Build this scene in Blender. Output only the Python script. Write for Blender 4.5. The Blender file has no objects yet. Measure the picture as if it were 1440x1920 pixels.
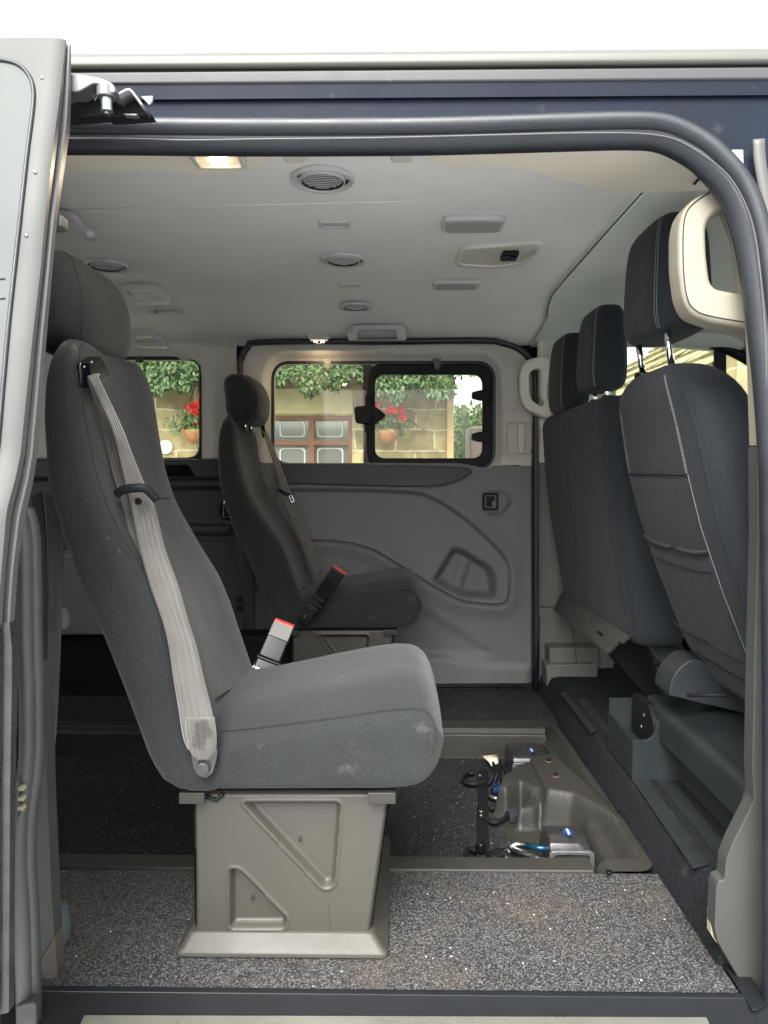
import bpy, math, random
import numpy as np
from mathutils import Vector, Matrix
random.seed(7); np.random.seed(7)
sc = bpy.context.scene
COL = sc.collection
R = math.radians

# ------------------------------------------------------------------ camera
CAM = Vector((0, 0, 0.8)); FPX = 1387.0
cd = bpy.data.cameras.new('camera'); cam = bpy.data.objects.new('camera', cd); COL.objects.link(cam)
cam.location = CAM; cam.rotation_euler = (R(90 - 3.095), 0, R(0.826))
cd.sensor_fit = 'VERTICAL'; cd.sensor_height = 24; cd.lens = 24 * FPX / 1920
cd.clip_start = 0.02; cd.clip_end = 500
sc.camera = cam
RM = cam.rotation_euler.to_matrix()

# ------------------------------------------------------------------ light
w = bpy.data.worlds.new('World'); sc.world = w; w.use_nodes = True
nt = w.node_tree; nt.nodes.clear()
o_ = nt.nodes.new('ShaderNodeOutputWorld'); bg = nt.nodes.new('ShaderNodeBackground')
sky = nt.nodes.new('ShaderNodeTexSky'); sky.sky_type = 'NISHITA'; sky.sun_disc = False
SUN_EL, SUN_AZ = 50, 195
sky.sun_elevation = R(SUN_EL); sky.sun_rotation = R(SUN_AZ); sky.air_density = 1.4; sky.dust_density = 5; sky.ozone_density = 1
hs = nt.nodes.new('ShaderNodeHueSaturation'); hs.inputs['Saturation'].default_value = 0.16
nt.links.new(sky.outputs[0], hs.inputs['Color']); nt.links.new(hs.outputs[0], bg.inputs[0])
bg.inputs[1].default_value = 0.15; nt.links.new(bg.outputs[0], o_.inputs[0])
sd = bpy.data.lights.new('sun', 'SUN'); sd.energy = 1.3; sd.angle = R(40); sd.color = (1, .96, .9)
so = bpy.data.objects.new('sun', sd); COL.objects.link(so)
so.rotation_euler = (R(90 - SUN_EL), 0, R(180 - SUN_AZ + 0))
sv = Vector((math.sin(R(SUN_AZ)) * math.cos(R(SUN_EL)), math.cos(R(SUN_AZ)) * math.cos(R(SUN_EL)), math.sin(R(SUN_EL))))
so.rotation_euler = sv.to_track_quat('Z', 'Y').to_euler()
sc.view_settings.view_transform = 'Standard'; sc.view_settings.look = 'None'
sc.view_settings.exposure = 2.03; sc.view_settings.gamma = 1
sc.view_settings.use_curve_mapping = False
sc.render.engine = 'CYCLES'
sc.cycles.max_bounces = 10; sc.cycles.diffuse_bounces = 6; sc.cycles.transparent_max_bounces = 16
sc.cycles.use_denoising = True

# ------------------------------------------------------------------ projection helper (pixel of the photo + one known coordinate -> point)
def P(px, py, Y=None, X=None, Z=None):
    d = RM @ Vector(((px - 720) / FPX, -(py - 960) / FPX, -1))
    if Y is not None: s = (Y - CAM.y) / d.y
    elif X is not None: s = (X - CAM.x) / d.x
    else: s = (Z - CAM.z) / d.z
    return CAM + d * s

# ------------------------------------------------------------------ materials
M = {}
def nd(t, ty, **k):
    n = t.nodes.new(ty)
    for a, b in k.items(): setattr(n, a, b)
    return n
def mat(name, col, rough=.5, metal=0, bump=None, var=None, coat=0, sheen=0, spec=.5, dust=None, emit=None, scratch=None):
    """bump=(scale,strength,dist); var=(scale,amount); dust=(scale,threshold,colour,amount)"""
    m = bpy.data.materials.new(name); m.use_nodes = True; t = m.node_tree
    b = t.nodes['Principled BSDF']
    b.inputs['Base Color'].default_value = (*col, 1); b.inputs['Roughness'].default_value = rough
    b.inputs['Metallic'].default_value = metal; b.inputs['Specular IOR Level'].default_value = spec
    if coat: b.inputs['Coat Weight'].default_value = coat; b.inputs['Coat Roughness'].default_value = .06
    if sheen: b.inputs['Sheen Weight'].default_value = sheen; b.inputs['Sheen Roughness'].default_value = .5
    tc = nd(t, 'ShaderNodeTexCoord'); src = None
    if var:
        n = nd(t, 'ShaderNodeTexNoise'); n.inputs['Scale'].default_value = var[0]; n.inputs['Detail'].default_value = 5; n.inputs['Roughness'].default_value = .65
        t.links.new(tc.outputs['Object'], n.inputs['Vector'])
        mr = nd(t, 'ShaderNodeMapRange'); mr.inputs[1].default_value = .3; mr.inputs[2].default_value = .7
        mr.inputs[3].default_value = 1 - var[1]; mr.inputs[4].default_value = 1 + var[1]
        t.links.new(n.outputs[0], mr.inputs[0])
        vm = nd(t, 'ShaderNodeVectorMath', operation='SCALE'); vm.inputs[0].default_value = col
        t.links.new(mr.outputs[0], vm.inputs[3]); src = vm.outputs[0]
        rr = nd(t, 'ShaderNodeMapRange'); rr.inputs[1].default_value = .3; rr.inputs[2].default_value = .7
        rr.inputs[3].default_value = max(.03, rough - .08); rr.inputs[4].default_value = min(1, rough + .08)
        t.links.new(n.outputs[0], rr.inputs[0]); t.links.new(rr.outputs[0], b.inputs['Roughness'])
    if dust:
        n = nd(t, 'ShaderNodeTexNoise'); n.inputs['Scale'].default_value = dust[0]; n.inputs['Detail'].default_value = 8; n.inputs['Roughness'].default_value = .7
        t.links.new(tc.outputs['Object'], n.inputs['Vector'])
        mr = nd(t, 'ShaderNodeMapRange'); mr.inputs[1].default_value = dust[1]; mr.inputs[2].default_value = dust[1] + .12
        mr.inputs[3].default_value = 0; mr.inputs[4].default_value = dust[3]; t.links.new(n.outputs[0], mr.inputs[0])
        mx = nd(t, 'ShaderNodeMix', data_type='RGBA'); mx.inputs[7].default_value = (*dust[2], 1)
        t.links.new(mr.outputs[0], mx.inputs[0])
        if src: t.links.new(src, mx.inputs[6])
        else: mx.inputs[6].default_value = (*col, 1)
        src = mx.outputs[2]
    if src: t.links.new(src, b.inputs['Base Color'])
    if bump:
        n = nd(t, 'ShaderNodeTexNoise'); n.inputs['Scale'].default_value = bump[0]; n.inputs['Detail'].default_value = 3
        t.links.new(tc.outputs['Object'], n.inputs['Vector'])
        bp = nd(t, 'ShaderNodeBump'); bp.inputs['Strength'].default_value = bump[1]; bp.inputs['Distance'].default_value = bump[2]
        t.links.new(n.outputs[0], bp.inputs['Height']); t.links.new(bp.outputs[0], b.inputs['Normal'])
        big = {'seat_fabric': (11, .35, .010), 'seat_fabric_front': (11, .3, .010), 'headliner': (5, .12, .012), 'headliner_cab': (5, .12, .012), 'carpet_dark': (60, .6, .006), 'mould_plastic': (14, .25, .008), 'rubber_grey': (18, .3, .004), 'cover_plastic': (10, .12, .006)}.get(name)
        if big:
            n2 = nd(t, 'ShaderNodeTexNoise'); n2.inputs['Scale'].default_value = big[0]; n2.inputs['Detail'].default_value = 2
            t.links.new(tc.outputs['Object'], n2.inputs['Vector'])
            b2 = nd(t, 'ShaderNodeBump'); b2.inputs['Strength'].default_value = big[1]; b2.inputs['Distance'].default_value = big[2]
            t.links.new(n2.outputs[0], b2.inputs['Height']); t.links.new(b2.outputs[0], bp.inputs['Normal'])
        if name.startswith('seat_fabric'):
            # woven cross-hatch in the cloth colour
            w1 = nd(t, 'ShaderNodeTexNoise'); w1.inputs['Scale'].default_value = 420; w1.inputs['Detail'].default_value = 2
            t.links.new(tc.outputs['Object'], w1.inputs['Vector'])
            m3 = nd(t, 'ShaderNodeMapRange'); m3.inputs[1].default_value = .35; m3.inputs[2].default_value = .65; m3.inputs[3].default_value = .8; m3.inputs[4].default_value = 1.2
            t.links.new(w1.outputs[0], m3.inputs[0]); v3 = nd(t, 'ShaderNodeVectorMath', operation='SCALE'); t.links.new(src, v3.inputs[0]); t.links.new(m3.outputs[0], v3.inputs[3])
            t.links.new(v3.outputs[0], b.inputs['Base Color'])
    if emit:
        b.inputs['Emission Color'].default_value = (*emit[0], 1); b.inputs['Emission Strength'].default_value = emit[1]
    M[name] = m; return m

mat('seat_fabric', (.0190, .0212, .0220), .93, bump=(900, .5, .0012), var=(7, .16), sheen=.12, spec=.2, dust=(5.5, .68, (.30, .30, .27), .35))
mat('seat_fabric_front', (.0160, .0198, .0240), .93, bump=(900, .5, .0012), var=(7, .12), sheen=.06, spec=.2, dust=(26, .735, (.3, .3, .28), .4))
mat('seam', (.014, .016, .018), .9)
mat('stitch', (.22, .23, .23), .8)
mat('headliner', (.67, .665, .64), .95, bump=(700, .3, .001), var=(3, .05), spec=.15)
mat('headliner_cab', (.55, .59, .54), .95, bump=(700, .3, .001), var=(3, .05), spec=.15)
mat('trim_cream', (.50, .485, .42), .62, bump=(600, .25, .0008), var=(4, .05))
mat('trim_beige', (.47, .455, .405), .62, bump=(600, .25, .0008), var=(4, .05))
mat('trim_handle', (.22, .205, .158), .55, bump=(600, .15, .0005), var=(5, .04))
mat('trim_near', (.041, .0405, .038), .6, bump=(500, .3, .0008), var=(5, .06))
mat('trim_header', (.68, .63, .52), .7, bump=(600, .25, .0008), var=(4, .05))
mat('trim_grey', (.135, .138, .136), .6, bump=(600, .3, .0008), var=(5, .08), dust=(5, .66, (.22, .21, .19), .4))
mat('trim_pillar', (.10, .10, .092), .6, bump=(500, .3, .0008), var=(5, .05))
mat('trim_dark', (.022, .026, .030), .55, bump=(600, .3, .0008), var=(5, .1))
mat('trim_darkgrey', (.032, .035, .038), .6, bump=(600, .3, .0008), var=(5, .1))
mat('plastic_black', (.0065, .0078, .0095), .6, spec=.22, var=(20, .1))
mat('plastic_gloss', (.006, .007, .009), .2, spec=.3, var=(20, .1))
mat('black_paint', (.004, .0075, .016), .55, spec=.15, var=(8, .15), dust=(30, .64, (.12, .13, .15), .25))
mat('jamb_paint', (.0045, .0085, .018), .55, spec=.15, var=(5, .3), dust=(22, .60, (.030, .034, .040), .6))
mat('body_silver', (.066, .070, .066), .5, metal=0, coat=.0, spec=.25, var=(3, .04), dust=(14, .66, (.32, .30, .26), .3))
mat('flange_silver', (.085, .085, .08), .4, metal=0, coat=.1, var=(6, .06))
mat('body_white', (.085, .086, .074), .45, var=(4, .03), dust=(60, .74, (.3, .29, .25), .5))
mat('rubber', (.0135, .0165, .0215), .42, bump=(300, .3, .001), var=(15, .15))
mat('rubber_grey', (.055, .058, .058), .45, bump=(350, .5, .0016), var=(12, .12))
mat('drip_rail', (.035, .035, .038), .5, var=(14, .12), dust=(18, .62, (.3, .28, .25), .35))
mat('cover_plastic', (.041, .0392, .0315), .5, bump=(400, .35, .001), var=(6, .07), dust=(9, .68, (.33, .31, .26), .35))
mat('mould_plastic', (.027, .0262, .0225), .5, spec=.35, bump=(160, .3, .0015), var=(7, .15), dust=(11, .63, (.15, .125, .09), .5))
mat('carpet_dark', (.016, .018, .021), 1, bump=(420, 1, .004), var=(170, .55), spec=.1, dust=(8, .62, (.10, .095, .085), .5))
mat('carpet_flap', (.072, .072, .068), 1, bump=(420, 1, .004), var=(60, .2), spec=.1)
mat('tread_rubber', (.016, .019, .021), .6, spec=.3, var=(20, .15), dust=(20, .62, (.16, .15, .13), .4))
mat('chrome', (.8, .8, .8), .1, metal=1)
mat('steel', (.34, .38, .37), .32, metal=1, var=(30, .1))
mat('steel_dark', (.10, .10, .10), .3, metal=.8, var=(30, .2))
mat('galv', (.15, .155, .16), .45, metal=.6, var=(30, .15))
mat('sill_metal', (.22, .22, .19), .3, metal=.5, var=(10, .1))
mat('red_plastic', (.5, .04, .025), .4)
mat('grey_buckle', (.085, .085, .08), .45)
mat('blue_enamel', (.012, .04, .17), .3)
mat('blue_anod', (.012, .06, .11), .25, metal=.6)
mat('white_plastic', (.5, .5, .45), .4)
mat('paper', (.75, .66, .5), .8)
mat('rust', (.12, .05, .025), .8, var=(90, .3))
mat('vent_plastic', (.40, .40, .40), .5, var=(20, .04))
mat('speaker_mesh', (.28, .28, .285), .6, bump=(500, .8, .002))
mat('bluegrey', (.06, .08, .085), .5, var=(10, .1))
mat('brown_trim', (.06, .053, .045), .7, var=(20, .2), dust=(30, .6, (.3, .25, .18), .4))
mat('foam', (.3, .27, .17), .9, bump=(200, .6, .003))
mat('lamp_lens', (.4, .35, .25), .3, emit=((1, .74, .45), .14))
mat('lamp_led', (.9, .85, .7), .3, emit=((1, .86, .62), 14))
mat('ivy_leaf', (.032, .075, .018), .5, var=(2.2, .45))
mat('leaf_b', (.07, .125, .035), .5, var=(3, .4))
mat('stem_brown', (.08, .055, .035), .9, var=(20, .3))
mat('petal', (.75, .035, .02), .5)
mat('wood_frame', (.17, .065, .03), .5, var=(20, .15))
mat('lintel', (.55, .50, .28), .8, var=(6, .12), bump=(60, .3, .004))
mat('slate', (.30, .27, .14), .9, var=(3.5, .35), bump=(40, .5, .01))
mat('white_sign', (.8, .78, .62), .5)
mat('post_wood', (.42, .30, .15), .7, var=(12, .2))
mat('terracotta', (.30, .14, .06), .9, var=(30, .3), bump=(90, .6, .01))
mat('bin_plastic', (.12, .09, .08), .5)
mat('room_dark', (.02, .025, .03), .8)
mat('lace', (.55, .58, .55), .8)

def stains(name, pts, root, col=(.34, .34, .30), k=.22):
    m = M[name]; t = m.node_tree; b = t.nodes['Principled BSDF']; src = b.inputs['Base Color'].links[0].from_socket
    tc = nd(t, 'ShaderNodeTexCoord'); n = nd(t, 'ShaderNodeTexNoise'); n.inputs['Scale'].default_value = 55; n.inputs['Detail'].default_value = 8; n.inputs['Roughness'].default_value = .75
    t.links.new(tc.outputs['Object'], n.inputs['Vector'])
    for (p_, r_, a_) in pts:
        d = nd(t, 'ShaderNodeVectorMath', operation='DISTANCE'); d.inputs[1].default_value = tuple(Vector(p_) - Vector(root)); t.links.new(tc.outputs['Object'], d.inputs[0])
        mr = nd(t, 'ShaderNodeMapRange'); mr.inputs[1].default_value = 0; mr.inputs[2].default_value = r_; mr.inputs[3].default_value = k; mr.inputs[4].default_value = 0; t.links.new(d.outputs['Value'], mr.inputs[0])
        ad = nd(t, 'ShaderNodeMath', operation='ADD'); t.links.new(n.outputs[0], ad.inputs[0]); t.links.new(mr.outputs[0], ad.inputs[1])
        m2 = nd(t, 'ShaderNodeMapRange'); m2.inputs[1].default_value = .62; m2.inputs[2].default_value = .78; m2.inputs[4].default_value = a_; t.links.new(ad.outputs[0], m2.inputs[0])
        in_ = nd(t, 'ShaderNodeMath', operation='LESS_THAN'); in_.inputs[1].default_value = r_; t.links.new(d.outputs['Value'], in_.inputs[0])
        mu = nd(t, 'ShaderNodeMath', operation='MULTIPLY'); t.links.new(m2.outputs[0], mu.inputs[0]); t.links.new(in_.outputs[0], mu.inputs[1])
        mx = nd(t, 'ShaderNodeMix', data_type='RGBA'); mx.inputs[7].default_value = (*col, 1); t.links.new(mu.outputs[0], mx.inputs[0]); t.links.new(src, mx.inputs[6]); src = mx.outputs[2]
    t.links.new(src, b.inputs['Base Color'])
stains('seat_fabric', [(P(653, 1436, Y=1.166), .030, .13), (P(670, 1420, Y=1.166), .05, .04), (P(158, 592, Y=1.24), .03, .4), (P(234, 1027, Y=1.175), .015, .5), (P(128, 650, Y=1.21), .03, .4), (P(640, 1265, Y=1.3), .06, .12), (P(800, 1370, Y=1.17), .03, .2)], (-.18, 1.39, 0), (.17, .17, .15))
stains('seat_fabric_front', [(P(1343, 742, Y=1.25), .014, .5), (P(1165, 1140, Y=1.82), .03, .3)], (.72, 1.5, .083), (.2, .2, .19))
def m_floor():
    m = bpy.data.materials.new('safety_vinyl'); m.use_nodes = True; t = m.node_tree; b = t.nodes['Principled BSDF']
    tc = nd(t, 'ShaderNodeTexCoord')
    v = nd(t, 'ShaderNodeTexVoronoi'); v.inputs['Scale'].default_value = 500; t.links.new(tc.outputs['Object'], v.inputs['Vector'])
    sep = nd(t, 'ShaderNodeSeparateColor'); t.links.new(v.outputs['Color'], sep.inputs[0])
    cr = nd(t, 'ShaderNodeValToRGB'); e = cr.color_ramp.elements
    e[0].position = 0; e[0].color = (.008, .009, .012, 1); e[1].position = 1; e[1].color = (.165, .163, .155, 1)
    for p_, c_ in ((.36, (.018, .019, .023)), (.60, (.040, .040, .041)), (.80, (.078, .076, .072)), (.93, (.128, .124, .115))):
        x = cr.color_ramp.elements.new(p_); x.color = (*c_, 1)
    t.links.new(sep.outputs[0], cr.inputs[0])
    # sparse larger chips
    v2 = nd(t, 'ShaderNodeTexVoronoi'); v2.inputs['Scale'].default_value = 95; t.links.new(tc.outputs['Object'], v2.inputs['Vector'])
    lt = nd(t, 'ShaderNodeMath', operation='LESS_THAN'); lt.inputs[1].default_value = .17; t.links.new(v2.outputs['Distance'], lt.inputs[0])
    s2 = nd(t, 'ShaderNodeSeparateColor'); t.links.new(v2.outputs['Color'], s2.inputs[0])
    gt = nd(t, 'ShaderNodeMath', operation='GREATER_THAN'); gt.inputs[1].default_value = .95; t.links.new(s2.outputs[0], gt.inputs[0])
    mu = nd(t, 'ShaderNodeMath', operation='MULTIPLY'); t.links.new(lt.outputs[0], mu.inputs[0]); t.links.new(gt.outputs[0], mu.inputs[1])
    mx = nd(t, 'ShaderNodeMix', data_type='RGBA'); mx.inputs[7].default_value = (.5, .5, .47, 1)
    t.links.new(mu.outputs[0], mx.inputs[0]); t.links.new(cr.outputs[0], mx.inputs[6])
    # dirt
    n = nd(t, 'ShaderNodeTexNoise'); n.inputs['Scale'].default_value = 4.5; n.inputs['Detail'].default_value = 9; n.inputs['Roughness'].default_value = .68
    t.links.new(tc.outputs['Object'], n.inputs['Vector'])
    mr = nd(t, 'ShaderNodeMapRange'); mr.inputs[1].default_value = .52; mr.inputs[2].default_value = .75; mr.inputs[4].default_value = .36
    t.links.new(n.outputs[0], mr.inputs[0])
    m2 = nd(t, 'ShaderNodeMix', data_type='RGBA'); m2.inputs[7].default_value = (.11, .08, .052, 1)
    t.links.new(mr.outputs[0], m2.inputs[0]); t.links.new(mx.outputs[2], m2.inputs[6])
    t.links.new(m2.outputs[2], b.inputs['Base Color'])
    b.inputs['Roughness'].default_value = .55
    bp = nd(t, 'ShaderNodeBump'); bp.inputs['Strength'].default_value = .5; bp.inputs['Distance'].default_value = .002
    t.links.new(v.outputs['Distance'], bp.inputs['Height']); t.links.new(bp.outputs[0], b.inputs['Normal'])
    M['safety_vinyl'] = m
m_floor()
def m_shaded_vinyl():
    m = M['safety_vinyl'].copy(); m.name = 'shaded_vinyl'; t = m.node_tree  # darker vinyl copy: light falling off across the floor is in its colour
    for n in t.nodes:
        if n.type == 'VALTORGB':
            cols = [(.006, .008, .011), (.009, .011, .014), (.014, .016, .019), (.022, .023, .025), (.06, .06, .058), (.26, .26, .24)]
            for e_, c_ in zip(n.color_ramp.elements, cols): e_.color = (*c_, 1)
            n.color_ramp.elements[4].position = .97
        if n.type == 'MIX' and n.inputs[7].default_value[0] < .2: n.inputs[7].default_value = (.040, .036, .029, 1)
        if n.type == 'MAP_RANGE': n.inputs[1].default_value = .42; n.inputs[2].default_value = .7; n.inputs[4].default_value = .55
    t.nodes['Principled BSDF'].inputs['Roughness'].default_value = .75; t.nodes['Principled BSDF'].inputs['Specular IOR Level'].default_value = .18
    M['shaded_vinyl'] = m
m_shaded_vinyl()
def m_web():
    m = bpy.data.materials.new('belt_webbing'); m.use_nodes = True; t = m.node_tree; b = t.nodes['Principled BSDF']
    uv = nd(t, 'ShaderNodeUVMap'); sp = nd(t, 'ShaderNodeSeparateXYZ'); t.links.new(uv.outputs[0], sp.inputs[0])
    # lengthwise ribs (u) and fine herringbone (v)
    a = nd(t, 'ShaderNodeMath', operation='MULTIPLY'); a.inputs[1].default_value = 2 * math.pi * 5; t.links.new(sp.outputs[0], a.inputs[0])
    s = nd(t, 'ShaderNodeMath', operation='SINE'); t.links.new(a.outputs[0], s.inputs[0])
    c = nd(t, 'ShaderNodeMath', operation='MULTIPLY'); c.inputs[1].default_value = 2 * math.pi * 420; t.links.new(sp.outputs[1], c.inputs[0])
    d = nd(t, 'ShaderNodeMath', operation='SINE'); t.links.new(c.outputs[0], d.inputs[0])
    e = nd(t, 'ShaderNodeMath', operation='MULTIPLY_ADD'); e.inputs[1].default_value = .35; t.links.new(d.outputs[0], e.inputs[0]); t.links.new(s.outputs[0], e.inputs[2])
    bp = nd(t, 'ShaderNodeBump'); bp.inputs['Strength'].default_value = .5; bp.inputs['Distance'].default_value = .0012
    t.links.new(e.outputs[0], bp.inputs['Height']); t.links.new(bp.outputs[0], b.inputs['Normal'])
    n = nd(t, 'ShaderNodeTexNoise'); n.inputs['Scale'].default_value = 9; n.inputs['Detail'].default_value = 6
    tc = nd(t, 'ShaderNodeTexCoord'); t.links.new(tc.outputs['Object'], n.inputs['Vector'])
    cr = nd(t, 'ShaderNodeValToRGB'); cr.color_ramp.elements[0].position = .3; cr.color_ramp.elements[0].color = (.055, .051, .046, 1)
    cr.color_ramp.elements[1].position = .7; cr.color_ramp.elements[1].color = (.105, .098, .087, 1)
    t.links.new(n.outputs[0], cr.inputs[0]); t.links.new(cr.outputs[0], b.inputs['Base Color'])
    b.inputs['Roughness'].default_value = .6; b.inputs['Sheen Weight'].default_value = .4
    M['belt_webbing'] = m
m_web()
stains('belt_webbing', [(P(377, 1362, Y=1.148), .022, .9), (P(374, 1385, Y=1.148), .022, .9), (P(388, 1372, Y=1.148), .018, .9)], (-.18, 1.39, 0), (.028, .024, .022), k=.5)
def m_glass(name, tint, refl=.08):
    m = bpy.data.materials.new(name); m.use_nodes = True; t = m.node_tree; t.nodes.clear()
    o = nd(t, 'ShaderNodeOutputMaterial'); tr = nd(t, 'ShaderNodeBsdfTransparent'); tr.inputs[0].default_value = (*tint, 1)
    gl = nd(t, 'ShaderNodeBsdfGlossy'); gl.inputs['Roughness'].default_value = .02
    fr = nd(t, 'ShaderNodeFresnel'); fr.inputs[0].default_value = 1.35
    mx = nd(t, 'ShaderNodeMixShader'); t.links.new(fr.outputs[0], mx.inputs[0]); t.links.new(tr.outputs[0], mx.inputs[1]); t.links.new(gl.outputs[0], mx.inputs[2])
    df = nd(t, 'ShaderNodeBsdfDiffuse'); df.inputs[0].default_value = (.8, .8, .78, 1); n = nd(t, 'ShaderNodeTexNoise'); n.inputs['Scale'].default_value = 7; n.inputs['Detail'].default_value = 6
    mr = nd(t, 'ShaderNodeMapRange'); mr.inputs[1].default_value = .35; mr.inputs[2].default_value = .7; mr.inputs[3].default_value = .02; mr.inputs[4].default_value = .075; t.links.new(n.outputs[0], mr.inputs[0])
    m2 = nd(t, 'ShaderNodeMixShader'); t.links.new(mr.outputs[0], m2.inputs[0]); t.links.new(mx.outputs[0], m2.inputs[1]); t.links.new(df.outputs[0], m2.inputs[2])
    t.links.new(m2.outputs[0], o.inputs[0]); M[name] = m
m_glass('window_glass', (.92, .94, .88)); m_glass('cab_glass', (.95, .97, .93))
def m_stone():
    m = bpy.data.materials.new('stone_blocks'); m.use_nodes = True; t = m.node_tree; b = t.nodes['Principled BSDF']
    tc = nd(t, 'ShaderNodeTexCoord'); mp = nd(t, 'ShaderNodeMapping'); mp.inputs['Rotation'].default_value = (R(90), 0, 0)
    t.links.new(tc.outputs['Object'], mp.inputs[0])
    nz = nd(t, 'ShaderNodeTexNoise'); nz.inputs['Scale'].default_value = 5; t.links.new(tc.outputs['Object'], nz.inputs['Vector'])
    va = nd(t, 'ShaderNodeVectorMath', operation='MULTIPLY_ADD'); va.inputs[1].default_value = (.05, .05, .05); t.links.new(nz.outputs['Color'], va.inputs[0]); t.links.new(mp.outputs[0], va.inputs[2])
    bt = nd(t, 'ShaderNodeTexBrick'); bt.inputs['Scale'].default_value = 1; bt.inputs['Mortar Size'].default_value = .009
    bt.inputs['Brick Width'].default_value = .34; bt.inputs['Row Height'].default_value = .175; bt.inputs['Mortar Smooth'].default_value = .3
    bt.inputs['Color1'].default_value = (.24, .195, .095, 1); bt.inputs['Color2'].default_value = (.41, .345, .19, 1); bt.inputs['Mortar'].default_value = (.52, .46, .29, 1)
    t.links.new(va.outputs[0], bt.inputs['Vector'])
    n = nd(t, 'ShaderNodeTexNoise'); n.inputs['Scale'].default_value = 9; n.inputs['Detail'].default_value = 8; t.links.new(tc.outputs['Object'], n.inputs['Vector'])
    mr = nd(t, 'ShaderNodeMapRange'); mr.inputs[1].default_value = .3; mr.inputs[2].default_value = .7; mr.inputs[3].default_value = .6; mr.inputs[4].default_value = 1.4
    t.links.new(n.outputs[0], mr.inputs[0]); vm = nd(t, 'ShaderNodeVectorMath', operation='SCALE'); t.links.new(bt.outputs[0], vm.inputs[0]); t.links.new(mr.outputs[0], vm.inputs[3])
    t.links.new(vm.outputs[0], b.inputs['Base Color']); b.inputs['Roughness'].default_value = .9
    bp = nd(t, 'ShaderNodeBump'); bp.inputs['Strength'].default_value = .8; bp.inputs['Distance'].default_value = .012; bp.invert = True
    t.links.new(bt.outputs['Fac'], bp.inputs['Height']); t.links.new(bp.outputs[0], b.inputs['Normal'])
    M['stone_blocks'] = m
m_stone()
mat('pale_concrete', (.38, .39, .40), .9, bump=(120, .8, .01), var=(2, .2))  # pale concrete ground out of view, lightened to bounce light onto the ceiling

# ------------------------------------------------------------------ object helpers
ROOT = {}; ZS = {}
def tag(o, label=None, cat=None, group=None, kind=None):
    if label: o['label'] = label
    if cat: o['category'] = cat
    if group: o['group'] = group
    if kind: o['kind'] = kind
    return o
def thing(name, loc, label, cat, group=None):
    o = bpy.data.objects.new(name, None); COL.objects.link(o); o.location = loc; o.empty_display_size = .05
    ROOT[o] = Vector(loc); return tag(o, label, cat, group)
def mesh(name, verts, faces, m, parent=None, smooth=True, mats=None, midx=None, bevel=0, seg=3, sub=0, uv=None, solid=0, auto=None):
    off = ROOT.get(parent, Vector((0, 0, 0))) if parent else Vector((0, 0, 0))
    me = bpy.data.meshes.new(name)
    zs_f = ZS.get(parent, 1); V = [(v[0] - off.x, v[1] - off.y, (v[2] - off.z) / zs_f) for v in verts]
    me.from_pydata(V, [], [tuple(int(i) for i in f) for f in faces]); me.validate()
    for k in (mats or [m]): me.materials.append(M[k])
    if midx:
        for p_, i in zip(me.polygons, midx): p_.material_index = i
    if uv is not None:
        ul = me.uv_layers.new(name='UVMap')
        for l in me.loops: ul.data[l.index].uv = uv[l.vertex_index]
    o = bpy.data.objects.new(name, me); COL.objects.link(o)
    if parent:
        o.parent = parent; ROOT[o] = off
        if zs_f != 1: ZS[o] = zs_f
    for p_ in me.polygons: p_.use_smooth = smooth
    if solid:
        s = o.modifiers.new('solid', 'SOLIDIFY'); s.thickness = abs(solid); s.offset = -1 if solid > 0 else 1
    if bevel:
        b = o.modifiers.new('bevel', 'BEVEL'); b.width = bevel; b.segments = seg; b.limit_method = 'ANGLE'; b.angle_limit = R(35)
        b.harden_normals = False
        smooth = True
    if sub:
        s = o.modifiers.new('sub', 'SUBSURF'); s.levels = sub; s.render_levels = sub
    if bevel and smooth:
        wn = o.modifiers.new('wn', 'WEIGHTED_NORMAL'); wn.keep_sharp = False
    return o
def rnd(pts, r, n=5):
    """round polygon corners; r scalar or list"""
    pts = [Vector((p[0], p[1])) for p in pts]; N = len(pts); out = []
    rs = r if isinstance(r, (list, tuple)) else [r] * N
    for i in range(N):
        a, b, c = pts[i - 1], pts[i], pts[(i + 1) % N]
        q = min(rs[i], (a - b).length * .48, (c - b).length * .48)
        if q <= 0: out.append((b.x, b.y)); continue
        s = b + (a - b).normalized() * q; e = b + (c - b).normalized() * q
        for k in range(n + 1):
            t = k / n; p_ = s * (1 - t) ** 2 + b * 2 * t * (1 - t) + e * t * t; out.append((p_.x, p_.y))
    return out
def rrect(x0, y0, x1, y1, r, n=6):
    return rnd([(x0, y0), (x1, y0), (x1, y1), (x0, y1)], r, n)
def cat(pts, n=8, closed=False):
    pts = [np.array(p, float) for p in pts]; N = len(pts); out = []
    rng = range(N) if closed else range(N - 1)
    for i in rng:
        p0 = pts[(i - 1) % N] if (closed or i > 0) else pts[0] * 2 - pts[1]
        p1 = pts[i]; p2 = pts[(i + 1) % N]
        p3 = pts[(i + 2) % N] if (closed or i + 2 < N) else p2 * 2 - p1
        for k in range(n):
            t = k / n
            out.append(.5 * (2 * p1 + (p2 - p0) * t + (2 * p0 - 5 * p1 + 4 * p2 - p3) * t * t + (3 * p1 - p0 - 3 * p2 + p3) * t ** 3))
    if not closed: out.append(pts[-1])
    return out
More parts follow.
